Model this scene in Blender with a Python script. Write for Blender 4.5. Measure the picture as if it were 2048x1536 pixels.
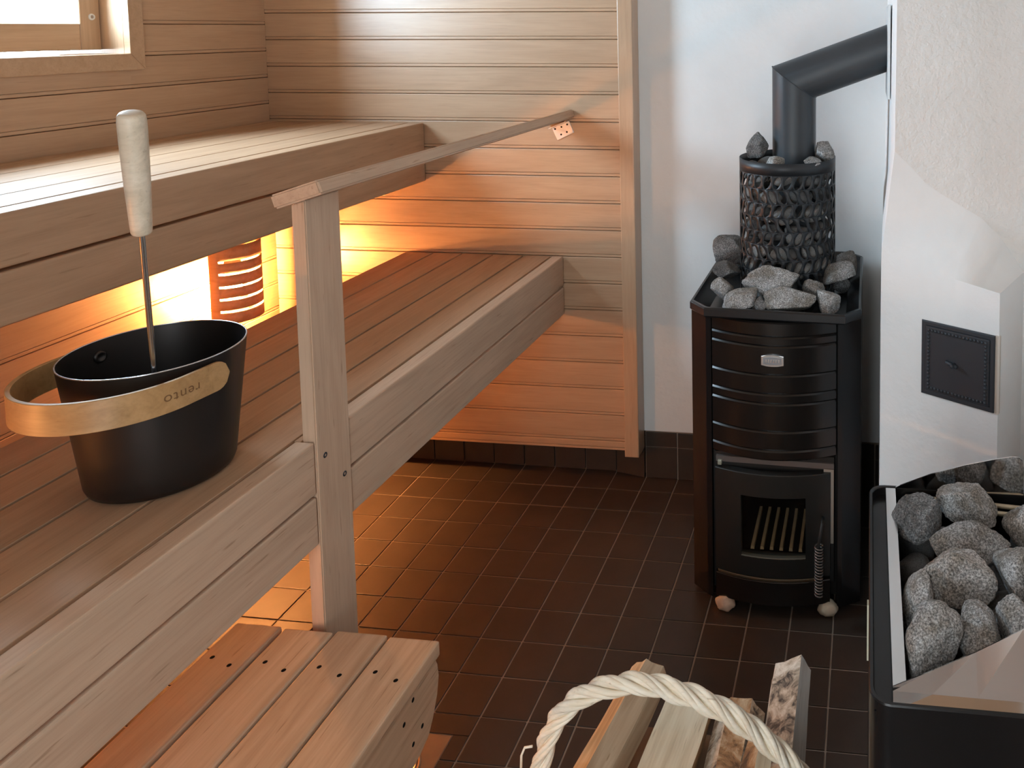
import bpy, bmesh, math, random
from mathutils import Vector, Matrix, noise

# ------------------------------------------------------------------ scene, camera, light
for o in list(bpy.data.objects):
    bpy.data.objects.remove(o, do_unlink=True)
SC = bpy.context.scene
COL = SC.collection
W, H = 2048, 1536
F, CX, CY = 1617.4, 1559.62, 180.73

cam_data = bpy.data.cameras.new('camera')
cam = bpy.data.objects.new('camera', cam_data)
COL.objects.link(cam)
cam_data.sensor_fit = 'HORIZONTAL'
cam_data.sensor_width = 36.0
cam_data.lens = 36.0 * F / W
cam_data.shift_x = (W / 2 - CX) / W
cam_data.shift_y = (CY - H / 2) / W
cam_data.clip_start = 0.05
RC = Matrix(((0.99397, 0.10979, -0.00237), (0.00617, -0.07740, -0.99698), (-0.10964, 0.99093, -0.07762)))
CAM_LOC = Vector((1.3762, -2.3616, 1.3796))
r0 = Vector(RC[0]).normalized()
r2 = Vector(RC[2]); r2 = (r2 - r0 * r2.dot(r0)).normalized()
r1 = r2.cross(r0)
M = Matrix((r0, -r1, -r2)).transposed().to_4x4()
M.translation = CAM_LOC
cam.matrix_world = M
SC.camera = cam

SC.view_settings.view_transform = 'Standard'
SC.view_settings.look = 'None'
SC.view_settings.gamma = 1.0
SC.view_settings.use_curve_mapping = False
SC.view_settings.exposure = 0.0

SKY_COLOR = (0.62, 0.82, 1.0, 1.0)
SKY_STRENGTH = 80.0
world = bpy.data.worlds.new('overcast_sky')
SC.world = world
world.use_nodes = True
bg = world.node_tree.nodes.get('Background') or world.node_tree.nodes.new('ShaderNodeBackground')
bg.inputs['Color'].default_value = SKY_COLOR
bg.inputs['Strength'].default_value = SKY_STRENGTH

SC.cycles.max_bounces = 10
SC.cycles.diffuse_bounces = 6
SC.cycles.glossy_bounces = 5
SC.cycles.transmission_bounces = 6
SC.cycles.sample_clamp_indirect = 6.0
SC.cycles.caustics_reflective = False
SC.cycles.caustics_refractive = False


def portal(name, loc, rot, sx, sy):
    d = bpy.data.lights.new(name, 'AREA')
    d.shape = 'RECTANGLE'; d.size = sx; d.size_y = sy
    d.cycles.is_portal = True
    o = bpy.data.objects.new(name, d)
    o.location = loc; o.rotation_euler = rot
    COL.objects.link(o)
    return o


# window opening of the left wall and the glazed door opening behind the camera
WIN_Y0, WIN_Y1, WIN_Z0, WIN_Z1 = -1.02, -0.552, 1.319, 2.00
# bronze glass door in the wall behind the camera
FRONT_Y = -2.72
DOOR_X0, DOOR_X1, DOOR_Z0, DOOR_Z1 = 0.72, 1.28, 0.25, 1.90
portal('window_daylight', (-0.60, (WIN_Y0 + WIN_Y1) / 2, (WIN_Z0 + WIN_Z1) / 2), (0, -math.pi / 2, 0), WIN_Z1 - WIN_Z0, WIN_Y1 - WIN_Y0)
portal('door_daylight', ((DOOR_X0 + DOOR_X1) / 2, FRONT_Y - 0.13, (DOOR_Z0 + DOOR_Z1) / 2), (math.pi / 2, 0, 0), DOOR_X1 - DOOR_X0, DOOR_Z1 - DOOR_Z0)

LAMP_POWER = 4300.0
LAMP_COLOR = (1.0, 0.40, 0.115)

# ------------------------------------------------------------------ helpers
rnd = random.Random(7)


def link(o, parent=None):
    COL.objects.link(o)
    if parent is not None:
        o.parent = parent
    return o


def obj(name, mesh, mat=None, parent=None, loc=(0, 0, 0), rot=(0, 0, 0), smooth=False):
    o = bpy.data.objects.new(name, mesh)
    if mat is not None and len(mesh.materials) == 0:
        mesh.materials.append(mat)
    o.location = loc; o.rotation_euler = rot
    if smooth:
        for p in mesh.polygons:
            p.use_smooth = True
    return link(o, parent)


def inst(name, mesh, parent=None, loc=(0, 0, 0), rot=(0, 0, 0)):
    o = bpy.data.objects.new(name, mesh)
    o.location = loc; o.rotation_euler = rot
    return link(o, parent)


def tag(o, label=None, cat=None, group=None, kind=None):
    if label: o['label'] = label
    if cat: o['category'] = cat
    if group: o['group'] = group
    if kind: o['kind'] = kind
    return o


def thing(name, label, cat, loc=(0, 0, 0), rot=(0, 0, 0), group=None):
    o = bpy.data.objects.new(name, None)
    o.empty_display_size = 0.05
    o.location = loc; o.rotation_euler = rot
    link(o)
    return tag(o, label, cat, group)


def bm_mesh(name, bm, smooth=False, recalc=True):
    if recalc:
        bmesh.ops.recalc_face_normals(bm, faces=bm.faces)
    me = bpy.data.meshes.new(name)
    bm.to_mesh(me); bm.free()
    if smooth:
        for p in me.polygons:
            p.use_smooth = True
    return me


def add_box(bm, x0, x1, y0, y1, z0, z1):
    v = [bm.verts.new(p) for p in ((x0, y0, z0), (x1, y0, z0), (x1, y1, z0), (x0, y1, z0), (x0, y0, z1), (x1, y0, z1), (x1, y1, z1), (x0, y1, z1))]
    for f in ((0, 3, 2, 1), (4, 5, 6, 7), (0, 1, 5, 4), (1, 2, 6, 5), (2, 3, 7, 6), (3, 0, 4, 7)):
        bm.faces.new([v[i] for i in f])
    return v


def box_mesh(name, x0, x1, y0, y1, z0, z1, bevel=0.0, seg=2):
    bm = bmesh.new()
    add_box(bm, x0, x1, y0, y1, z0, z1)
    if bevel:
        bmesh.ops.bevel(bm, geom=list(bm.edges), offset=bevel, segments=seg, profile=0.6, affect='EDGES')
    return bm_mesh(name, bm, smooth=False)


def prism(bm, pts, axis, a, b):
    """closed polygon pts (2-D) extruded along axis between a and b"""
    def mk(p, t):
        if axis == 0: return (t, p[0], p[1])
        if axis == 1: return (p[0], t, p[1])
        return (p[0], p[1], t)
    A = [bm.verts.new(mk(p, a)) for p in pts]
    B = [bm.verts.new(mk(p, b)) for p in pts]
    n = len(pts)
    bm.faces.new(A); bm.faces.new(list(reversed(B)))
    for i in range(n):
        bm.faces.new((A[i], B[i], B[(i + 1) % n], A[(i + 1) % n]))
    return A, B


def prism_mesh(name, pts, axis, a, b, bevel=0.0, seg=1):
    bm = bmesh.new()
    prism(bm, pts, axis, a, b)
    if bevel:
        bmesh.ops.bevel(bm, geom=list(bm.edges), offset=bevel, segments=seg, profile=0.6, affect='EDGES')
    return bm_mesh(name, bm)


def frame_of(t):
    t = t.normalized()
    up = Vector((0, 0, 1)) if abs(t.z) < 0.9 else Vector((1, 0, 0))
    s = t.cross(up).normalized()
    return s, s.cross(t).normalized()


def add_tube(bm, pts, rad, seg=10, caps=True):
    pts = [Vector(p) for p in pts]
    rings = []
    n = len(pts)
    s = None
    for i, p in enumerate(pts):
        t = (pts[min(i + 1, n - 1)] - pts[max(i - 1, 0)]).normalized()
        if s is None:
            s, u = frame_of(t)
        else:
            s = (s - t * s.dot(t)).normalized(); u = s.cross(t)
        r = rad[i] if isinstance(rad, (list, tuple)) else rad
        rings.append([bm.verts.new(p + s * (r * math.cos(2 * math.pi * k / seg)) + u * (r * math.sin(2 * math.pi * k / seg))) for k in range(seg)])
    for a, b in zip(rings, rings[1:]):
        for k in range(seg):
            bm.faces.new((a[k], a[(k + 1) % seg], b[(k + 1) % seg], b[k]))
    if caps:
        bm.faces.new(list(reversed(rings[0]))); bm.faces.new(rings[-1])
    return rings


def tube_mesh(name, pts, rad, seg=12, smooth=True):
    bm = bmesh.new(); add_tube(bm, pts, rad, seg)
    return bm_mesh(name, bm, smooth)


def add_lathe(bm, prof, seg=48, center=(0, 0), closed=False):
    cx, cy = center
    rings = []
    for r, z in prof:
        if r < 1e-6:
            rings.append([bm.verts.new((cx, cy, z))])
        else:
            rings.append([bm.verts.new((cx + r * math.cos(2 * math.pi * k / seg), cy + r * math.sin(2 * math.pi * k / seg), z)) for k in range(seg)])
    pairs = list(zip(rings, rings[1:]))
    if closed: pairs.append((rings[-1], rings[0]))
    for a, b in pairs:
        for k in range(seg):
            k2 = (k + 1) % seg
            if len(a) == 1 and len(b) == 1: continue
            if len(a) == 1: bm.faces.new((a[0], b[k2], b[k]))
            elif len(b) == 1: bm.faces.new((a[k], a[k2], b[0]))
            else: bm.faces.new((a[k], a[k2], b[k2], b[k]))


def lathe_mesh(name, prof, seg=48, center=(0, 0), smooth=True, closed=False):
    bm = bmesh.new(); add_lathe(bm, prof, seg, center, closed)
    return bm_mesh(name, bm, smooth)


def auto_smooth(o, ang=0.6):
    me = o.data
    for p in me.polygons: p.use_smooth = True
    try:
        me.set_sharp_from_angle(angle=ang)
    except Exception:
        pass
    return o


# ------------------------------------------------------------------ materials
def new_mat(name):
    m = bpy.data.materials.new(name)
    m.use_nodes = True
    nt = m.node_tree
    return m, nt, nt.nodes['Principled BSDF']


def N(nt, kind, **kw):
    n = nt.nodes.new(kind)
    for k, v in kw.items():
        setattr(n, k, v)
    return n


def ramp(nt, stops, interp='LINEAR'):
    r = N(nt, 'ShaderNodeValToRGB')
    r.color_ramp.interpolation = interp
    el = r.color_ramp.elements
    while len(el) < len(stops): el.new(0.5)
    for e, (p, c) in zip(el, stops):
        e.position = p
        e.color = c if len(c) == 4 else (*c, 1)
    return r


def mixc(nt, kind, fac, a, b):
    m = N(nt, 'ShaderNodeMix', data_type='RGBA', blend_type=kind)
    for sock, val in ((m.inputs[0], fac), (m.inputs[6], a), (m.inputs[7], b)):
        if hasattr(val, 'is_linked'): nt.links.new(val, sock)
        else: sock.default_value = val if not isinstance(val, tuple) or len(val) == 4 else (*val, 1)
    return m.outputs[2]


def coords(nt, scale, rand=True, loc=(0, 0, 0)):
    tc = N(nt, 'ShaderNodeTexCoord')
    src = tc.outputs['Object']
    if rand:
        oi = N(nt, 'ShaderNodeObjectInfo')
        sc = N(nt, 'ShaderNodeVectorMath', operation='SCALE')
        cmb = N(nt, 'ShaderNodeCombineXYZ')
        cmb.inputs[0].default_value = 7.3; cmb.inputs[1].default_value = 3.1; cmb.inputs[2].default_value = 5.7
        nt.links.new(cmb.outputs[0], sc.inputs[0]); nt.links.new(oi.outputs['Random'], sc.inputs['Scale'])
        ad = N(nt, 'ShaderNodeVectorMath', operation='ADD')
        nt.links.new(src, ad.inputs[0]); nt.links.new(sc.outputs[0], ad.inputs[1])
        src = ad.outputs[0]
    mp = N(nt, 'ShaderNodeMapping')
    mp.inputs['Scale'].default_value = scale
    mp.inputs['Location'].default_value = loc
    nt.links.new(src, mp.inputs['Vector'])
    return mp.outputs[0]


def noise_tex(nt, vec, scale, detail=4, rough=0.5, dist=0.0):
    n = N(nt, 'ShaderNodeTexNoise')
    n.inputs['Scale'].default_value = scale
    n.inputs['Detail'].default_value = detail
    n.inputs['Roughness'].default_value = rough
    n.inputs['Distortion'].default_value = dist
    nt.links.new(vec, n.inputs['Vector'])
    return n.outputs['Fac']


def bump(nt, bsdf, height, strength, dist=0.002):
    b = N(nt, 'ShaderNodeBump')
    b.inputs['Strength'].default_value = strength
    b.inputs['Distance'].default_value = dist
    nt.links.new(height, b.inputs['Height'])
    nt.links.new(b.outputs[0], bsdf.inputs['Normal'])


def wood(name, dark, mid, light, rough=0.5, pores=0.5, bstr=0.25, vary=0.10, knots=False, coat=0.0, spec=0.4):
    """grain runs along the object's local X"""
    m, nt, b = new_mat(name)
    broad = noise_tex(nt, coords(nt, (1.6, 16, 16)), 2.2, 5, 0.55, 0.9)
    r1 = ramp(nt, [(0.30, dark), (0.52, mid), (0.74, light)])
    nt.links.new(broad, r1.inputs[0])
    fine = noise_tex(nt, coords(nt, (9, 260, 260)), 1.0, 3, 0.6)
    r2 = ramp(nt, [(0.25, (0.90, 0.885, 0.87)), (0.5, (1, 1, 1)), (0.8, (1.04, 1.04, 1.04))])
    nt.links.new(fine, r2.inputs[0])
    c = mixc(nt, 'MULTIPLY', 1.0, r1.outputs[0], r2.outputs[0])
    pv = noise_tex(nt, coords(nt, (14, 190, 190), loc=(3, 1, 2)), 1.0, 2, 0.5)
    r3 = ramp(nt, [(0.27, (0.45, 0.36, 0.28)), (0.33, (1, 1, 1))])
    nt.links.new(pv, r3.inputs[0])
    c = mixc(nt, 'MULTIPLY', pores, c, r3.outputs[0])
    if knots:
        kv = N(nt, 'ShaderNodeTexVoronoi', feature='F1'); kv.inputs['Scale'].default_value = 1.0
        nt.links.new(coords(nt, (5.0, 9, 9), loc=(1, 4, 2)), kv.inputs['Vector'])
        rk = ramp(nt, [(0.05, (0.30, 0.20, 0.13)), (0.11, (0.75, 0.66, 0.58)), (0.2, (1, 1, 1))])
        nt.links.new(kv.outputs['Distance'], rk.inputs[0])
        c = mixc(nt, 'MULTIPLY', 0.6, c, rk.outputs[0])
    oi = N(nt, 'ShaderNodeObjectInfo')
    mr = N(nt, 'ShaderNodeMapRange')
    mr.inputs['To Min'].default_value = 1.0 - vary; mr.inputs['To Max'].default_value = 1.0 + vary
    nt.links.new(oi.outputs['Random'], mr.inputs['Value'])
    hs = N(nt, 'ShaderNodeHueSaturation')
    nt.links.new(mr.outputs[0], hs.inputs['Value']); nt.links.new(c, hs.inputs['Color'])
    nt.links.new(hs.outputs[0], b.inputs['Base Color'])
    b.inputs['Roughness'].default_value = rough
    b.inputs['Specular IOR Level'].default_value = spec
    b.inputs['Coat Weight'].default_value = coat
    b.inputs['Coat Roughness'].default_value = 0.36
    bump(nt, b, fine, bstr, 0.0006)
    return m


def plain(name, col, rough=0.5, metal=0.0, spec=0.5, coat=0.0, bscale=None, bstr=0.1, bdist=0.001, var=None, vscale=8):
    m, nt, b = new_mat(name)
    b.inputs['Base Color'].default_value = (*col, 1)
    b.inputs['Roughness'].default_value = rough
    b.inputs['Metallic'].default_value = metal
    b.inputs['Specular IOR Level'].default_value = spec
    b.inputs['Coat Weight'].default_value = coat
    b.inputs['Coat Roughness'].default_value = 0.08
    if var:
        f = noise_tex(nt, coords(nt, (1, 1, 1)), vscale, 4, 0.6)
        r = ramp(nt, [(0.3, col), (0.7, var)])
        nt.links.new(f, r.inputs[0]); nt.links.new(r.outputs[0], b.inputs['Base Color'])
    if bscale:
        f = noise_tex(nt, coords(nt, (1, 1, 1)), bscale, 3, 0.6)
        bump(nt, b, f, bstr, bdist)
    return m


def plaster(name, c1, c2, s1, s2, bstr, bdist):
    m, nt, b = new_mat(name)
    v = coords(nt, (1, 1, 1), rand=False)
    f0 = noise_tex(nt, v, 2.5, 4, 0.6)
    r = ramp(nt, [(0.35, c1), (0.7, c2)])
    nt.links.new(f0, r.inputs[0]); nt.links.new(r.outputs[0], b.inputs['Base Color'])
    fa = noise_tex(nt, v, s1, 4, 0.55); fb = noise_tex(nt, v, s2, 3, 0.5)
    ad = N(nt, 'ShaderNodeMath', operation='MULTIPLY_ADD')
    nt.links.new(fb, ad.inputs[0]); ad.inputs[1].default_value = 0.4
    nt.links.new(fa, ad.inputs[2])
    b.inputs['Roughness'].default_value = 0.85
    b.inputs['Specular IOR Level'].default_value = 0.2
    bump(nt, b, ad.outputs[0], bstr, bdist)
    return m


def stone_mat(name, dark, mid, light, patch):
    m, nt, b = new_mat(name)
    v = coords(nt, (1, 1, 1))
    sp = noise_tex(nt, v, 420, 3, 0.75)
    r1 = ramp(nt, [(0.36, dark), (0.50, mid), (0.64, light)])
    nt.links.new(sp, r1.inputs[0])
    big = noise_tex(nt, v, 22, 4, 0.6)
    r2 = ramp(nt, [(0.40, patch), (0.60, (1, 1, 1))])
    nt.links.new(big, r2.inputs[0])
    c = mixc(nt, 'MULTIPLY', 0.9, r1.outputs[0], r2.outputs[0])
    oi = N(nt, 'ShaderNodeObjectInfo'); mr = N(nt, 'ShaderNodeMapRange')
    mr.inputs['To Min'].default_value = 0.72; mr.inputs['To Max'].default_value = 1.22
    nt.links.new(oi.outputs['Random'], mr.inputs['Value'])
    hs = N(nt, 'ShaderNodeHueSaturation')
    nt.links.new(mr.outputs[0], hs.inputs['Value']); nt.links.new(c, hs.inputs['Color'])
    nt.links.new(hs.outputs[0], b.inputs['Base Color'])
    b.inputs['Roughness'].default_value = 0.75
    b.inputs['Specular IOR Level'].default_value = 0.35
    f = noise_tex(nt, v, 130, 5, 0.7)
    bump(nt, b, f, 0.55, 0.002)
    return m


WOOD_WALL = wood('alder_panelling', (0.435, 0.268, 0.158), (0.475, 0.298, 0.18), (0.515, 0.33, 0.203), 0.40, 0.15, 0.06, 0.05, coat=0.9, spec=0.5)
WOOD_BENCH = wood('weathered_bench_alder', (0.385, 0.236, 0.142), (0.43, 0.268, 0.163), (0.475, 0.302, 0.187), 0.52, 0.30, 0.08, 0.05, spec=0.3)
WOOD_POST = wood('greyed_post_alder', (0.485, 0.330, 0.228), (0.535, 0.370, 0.258), (0.585, 0.410, 0.29), 0.62, 0.5, 0.08, 0.04, spec=0.25)
WOOD_STEP = wood('worn_step_alder', (0.47, 0.295, 0.18), (0.56, 0.362, 0.228), (0.64, 0.43, 0.285), 0.55, 0.55, 0.12, 0.06)
WOOD_SASH = wood('window_pine', (0.43, 0.28, 0.17), (0.47, 0.31, 0.195), (0.51, 0.34, 0.22), 0.42, 0.15, 0.08, 0.04)
BAMBOO = wood('bamboo_band', (0.34, 0.185, 0.072), (0.42, 0.24, 0.10), (0.49, 0.29, 0.13), 0.4, 0.25, 0.10, 0.02)
LADLE_WOOD = wood('pale_ladle_wood', (0.55, 0.46, 0.34), (0.66, 0.56, 0.43), (0.74, 0.64, 0.51), 0.4, 0.3, 0.2, 0.02)
SHADE_WOOD = wood('lamp_shade_wood', (0.46, 0.29, 0.16), (0.55, 0.37, 0.22), (0.62, 0.43, 0.27), 0.5, 0.2, 0.15, 0.02)
PLASTER = plaster('white_limewash', (0.74, 0.745, 0.74), (0.82, 0.825, 0.82), 9, 60, 0.35, 0.006)
PLASTER_ROUGH = plaster('rough_white_plaster', (0.70, 0.69, 0.67), (0.78, 0.77, 0.75), 55, 170, 0.5, 0.006)
PLASTER_IN = plaster('plain_plaster', (0.66, 0.62, 0.58), (0.72, 0.68, 0.64), 9, 60, 0.2, 0.004)
GROUT = plain('brown_grout', (0.26, 0.205, 0.16), 0.9, spec=0.2, var=(0.34, 0.275, 0.22), vscale=30)
TILE = plain('dark_brown_tile', (0.037, 0.0270, 0.0210), 0.40, spec=0.4, var=(0.049, 0.036, 0.028), vscale=14, bscale=60, bstr=0.12, bdist=0.0008)
BACKING = plain('dark_batten_backing', (0.06, 0.045, 0.035), 0.9)
ENAMEL = plain('black_gloss_enamel', (0.009, 0.008, 0.008), 0.22, spec=0.32)
ENAMEL_BR = plain('black_satin_front', (0.010, 0.008, 0.007), 0.24, spec=0.5)
IRON = plain('black_cast_iron', (0.018, 0.017, 0.016), 0.5, spec=0.4, bscale=160, bstr=0.2)
PIPE = plain('matt_black_flue', (0.026, 0.031, 0.037), 0.45, spec=0.5, var=(0.036, 0.042, 0.048), vscale=5)
MESHM = plain('black_perforated_steel', (0.016, 0.018, 0.021), 0.45, spec=0.45)
STEEL = plain('brushed_steel', (0.62, 0.62, 0.62), 0.22, metal=1.0)
STEEL_POL = plain('polished_steel', (0.66, 0.64, 0.62), 0.07, metal=1.0)
ZINC = plain('zinc_bracket', (0.70, 0.71, 0.76), 0.38, metal=0.85)
CHROME = plain('chromed_badge', (0.75, 0.76, 0.78), 0.25, metal=0.9)
BUCKET_M = plain('black_anodised_aluminium', (0.050, 0.045, 0.043), 0.40, metal=0.85, spec=0.5)
RIM_M = plain('bare_aluminium_rim', (0.68, 0.70, 0.74), 0.25, metal=1.0)
DARK = plain('dark_hole', (0.006, 0.005, 0.004), 0.9, spec=0.1)
SCREW = plain('dark_screw', (0.05, 0.06, 0.075), 0.35, metal=0.8)
TANMETAL = plain('tan_grate_iron', (0.55, 0.39, 0.21), 0.75, var=(0.42, 0.30, 0.17), vscale=40)
LIGHTMETAL = plain('pale_inner_plate', (0.42, 0.38, 0.33), 0.5, metal=0.5)
FOOT1 = plain('pink_stone_foot', (0.55, 0.38, 0.28), 0.7, var=(0.70, 0.55, 0.42), vscale=60)
FOOT2 = plain('cream_stone_foot', (0.52, 0.47, 0.36), 0.7, var=(0.65, 0.60, 0.47), vscale=60)
HATCH = plain('blue_black_iron', (0.032, 0.037, 0.045), 0.5, spec=0.4, bscale=220, bstr=0.12)
HATCH_GAP = plain('raw_plaster_edge', (0.55, 0.50, 0.44), 0.9)
TAN_PLATE = plain('tan_drain_plate', (0.34, 0.20, 0.11), 0.45, var=(0.30, 0.17, 0.095), vscale=30)
COPPER = plain('copper_tone_grille', (0.62, 0.42, 0.25), 0.35, metal=0.7)
WICKER = wood('peeled_willow', (0.74, 0.63, 0.47), (0.84, 0.76, 0.62), (0.90, 0.84, 0.72), 0.45, 0.5, 0.35, 0.05)
INK = plain('burnt_lettering', (0.16, 0.075, 0.025), 0.7)
STONE = stone_mat('grey_speckled_stone', (0.09, 0.09, 0.09), (0.30, 0.295, 0.29), (0.62, 0.62, 0.62), (0.50, 0.44, 0.37))
STONE_D = stone_mat('dark_olivine_stone', (0.05, 0.05, 0.052), (0.16, 0.16, 0.16), (0.36, 0.36, 0.36), (0.50, 0.47, 0.44))
ELEMENT = plain('heating_element_tube', (0.42, 0.35, 0.24), 0.4, metal=0.6, var=(0.55, 0.47, 0.34), vscale=40)
LOG_TAN = wood('split_pine', (0.36, 0.21, 0.10), (0.55, 0.36, 0.19), (0.68, 0.49, 0.29), 0.7, 0.8, 0.5, 0.05)
LOG_SIDE = wood('weathered_split', (0.20, 0.12, 0.07), (0.34, 0.23, 0.14), (0.50, 0.38, 0.26), 0.75, 0.8, 0.5, 0.05)
LOG_PALE = wood('split_aspen', (0.58, 0.48, 0.33), (0.72, 0.63, 0.47), (0.80, 0.73, 0.58), 0.7, 0.6, 0.5, 0.04)


def bark_mat(name, a, b_, c_, sc):
    m, nt, b = new_mat(name)
    v = coords(nt, (1, 1, 1))
    f = noise_tex(nt, v, sc, 5, 0.7, 0.6)
    r = ramp(nt, [(0.36, a), (0.5, b_), (0.66, c_)])
    nt.links.new(f, r.inputs[0]); nt.links.new(r.outputs[0], b.inputs['Base Color'])
    b.inputs['Roughness'].default_value = 0.85
    bump(nt, b, f, 0.8, 0.004)
    return m


BARK_BIRCH = bark_mat('birch_bark', (0.06, 0.045, 0.035), (0.42, 0.33, 0.24), (0.68, 0.60, 0.50), 38)
BARK_ORANGE = bark_mat('orange_inner_bark', (0.10, 0.055, 0.03), (0.38, 0.20, 0.09), (0.60, 0.44, 0.28), 26)
LOG_GREY = wood('grey_split_birch', (0.30, 0.28, 0.26), (0.46, 0.44, 0.41), (0.60, 0.57, 0.53), 0.75, 0.5, 0.5, 0.04)

nsw = SHADE_WOOD.node_tree
tl = N(nsw, 'ShaderNodeBsdfTranslucent'); tl.inputs[0].default_value = (0.62, 0.30, 0.10, 1)
mxs = N(nsw, 'ShaderNodeMixShader'); mxs.inputs[0].default_value = 0.10
nsw.links.new(nsw.nodes['Principled BSDF'].outputs[0], mxs.inputs[1]); nsw.links.new(tl.outputs[0], mxs.inputs[2])
nsw.links.new(mxs.outputs[0], nsw.nodes['Material Output'].inputs[0])
mg, ntg, bgl = new_mat('clear_pane')
tg = N(ntg, 'ShaderNodeBsdfTransparent'); tg.inputs[0].default_value = (0.94, 0.96, 0.96, 1)
gg = N(ntg, 'ShaderNodeBsdfGlossy'); gg.inputs['Roughness'].default_value = 0.02
mxg = N(ntg, 'ShaderNodeMixShader'); mxg.inputs[0].default_value = 0.05
ntg.links.new(tg.outputs[0], mxg.inputs[1]); ntg.links.new(gg.outputs[0], mxg.inputs[2])
ntg.links.new(mxg.outputs[0], ntg.nodes['Material Output'].inputs[0])
GLASS = mg
mb, ntb, bb = new_mat('bronze_door_glass')
tb = N(ntb, 'ShaderNodeBsdfTransparent'); tb.inputs[0].default_value = (0.335, 0.305, 0.282, 1)
ntb.links.new(tb.outputs[0], ntb.nodes['Material Output'].inputs[0])
BRONZE = mb
ms, nts, bsg = new_mat('sooty_stove_glass')
out = nts.nodes['Material Output']
tr = N(nts, 'ShaderNodeBsdfTransparent'); tr.inputs[0].default_value = (0.90, 0.87, 0.82, 1)
gl = N(nts, 'ShaderNodeBsdfGlossy'); gl.inputs['Roughness'].default_value = 0.08; gl.inputs[0].default_value = (0.9, 0.9, 0.9, 1)
mx = N(nts, 'ShaderNodeMixShader'); mx.inputs[0].default_value = 0.05
nts.links.new(tr.outputs[0], mx.inputs[1]); nts.links.new(gl.outputs[0], mx.inputs[2]); nts.links.new(mx.outputs[0], out.inputs[0])
STOVE_GLASS = ms
ml, ntl, bl = new_mat('glowing_bulb')
bl.inputs['Emission Color'].default_value = (*LAMP_COLOR, 1)
BULB = ml

# ------------------------------------------------------------------ room shell
FLOOR_RX, FLOOR_RY = 0.0129, 0.0039


def floor_z(x, y):
    return -0.0039 * x + 0.0129 * y


# floor: grout bed with tiles laid on a slight fall
bm = bmesh.new()
add_box(bm, -0.75, 2.2, -3.25, 0.16, -0.06, -0.0022)
floor = obj('floor', bm_mesh('floor', bm), GROUT, rot=(FLOOR_RX, FLOOR_RY, 0))
tag(floor, 'dark brown square floor tiles with brown grout, sloping to a drain', kind='structure')
tile_me = box_mesh('tile', -0.0482, 0.0482, -0.0482, 0.0482, -0.008, 0.0, 0.0012, 2)
tile_me.materials.append(TILE)
PLATE = (0.395, 0.565, -1.116, -0.946)      # drain plate x0 x1 y0 y1
rest = bmesh.new()
trnd = random.Random(3)
for r in range(0, 32):
    for c in range(-5, 20):
        x0, y1 = c * 0.1, -r * 0.1
        if x0 < PLATE[1] and x0 + 0.1 > PLATE[0] and y1 > PLATE[2] and y1 - 0.1 < PLATE[3]:
            # tile cut round the drain plate
            segs = []
            if y1 > PLATE[3]:
                segs.append((x0 + .0018, x0 + .0982, max(PLATE[3], y1 - .1) + .0018, y1 - .0018))
            if y1 - .1 < PLATE[2]:
                segs.append((x0 + .0018, x0 + .0982, y1 - .0982, PLATE[2] - .0018))
            if x0 + .1 > PLATE[1]:
                segs.append((PLATE[1] + .0018, x0 + .0982, max(PLATE[2], y1 - .0982), min(PLATE[3], y1 - .0018)))
            if x0 < PLATE[0]:
                segs.append((x0 + .0018, PLATE[0] - .0018, max(PLATE[2], y1 - .0982), min(PLATE[3], y1 - .0018)))
            bm = bmesh.new()
            for s in segs: add_box(bm, s[0], s[1], s[2], s[3], -0.008, 0)
            if segs: obj('tile', bm_mesh('cut_tile', bm), TILE, floor)
            else: bm.free()
            continue
        if c <= 14 and r <= 13:
            inst('tile', tile_me, floor, (x0 + .05, y1 - .05, trnd.uniform(-.0004, .0004)), (trnd.uniform(-.004, .004), trnd.uniform(-.004, .004), 0))
        else:
            add_box(rest, x0 + .0018, x0 + .0982, y1 - .0982, y1 - .0018, -0.008, 0)
o = obj('distant_tiles', bm_mesh('distant_tiles', rest), TILE, floor)
tag(o, kind='stuff')

# --- back wall: white limewashed part behind the stove, on a tiled base
bm = bmesh.new()
add_box(bm, 0.655, 1.80, -0.03, 0.16, 0.1485, 2.3)
add_box(bm, -0.70, 1.80, 0.006, 0.16, -0.06, 0.1485)
wall_back = obj('wall_back', bm_mesh('wall_back', bm), PLASTER)
tag(wall_back, 'white limewashed plaster wall behind the wood stove', kind='structure')
wall_back.data.materials.append(GROUT)
for p in wall_back.data.polygons:
    if p.center.z < 0.12: p.material_index = 1
sk_lo = box_mesh('skirting_tile', -0.0482, 0.0482, -0.004, 0.004, -0.0482, 0.0482, 0.0012, 2); sk_lo.materials.append(TILE)
sk_hi = box_mesh('skirting_tile_cut', -0.0482, 0.0482, -0.004, 0.004, -0.0225, 0.0225, 0.0012, 2); sk_hi.materials.append(TILE)
bm = bmesh.new(); add_box(bm, 0.700, 1.80, -0.0255, 0.01, -0.06, 0.1485)
o = obj('tile_bed', bm_mesh('tile_bed', bm), GROUT, wall_back)
for c in range(-5, 15):
    x = c * 0.1 + 0.05
    fz = floor_z(x, 0)
    if c == 6:
        inst('tile', sk_lo, wall_back, (x, -0.0175, fz + .05), (0, 0, math.atan2(-.024, .1)))
        inst('tile', sk_hi, wall_back, (x, -0.0175, fz + .1235), (0, 0, math.atan2(-.024, .1)))
    else:
        y = -0.0255 if c > 6 else -0.001
        inst('tile', sk_lo, wall_back, (x, y, fz + .05))
        inst('tile', sk_hi, wall_back, (x, y, fz + .1235))


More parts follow.
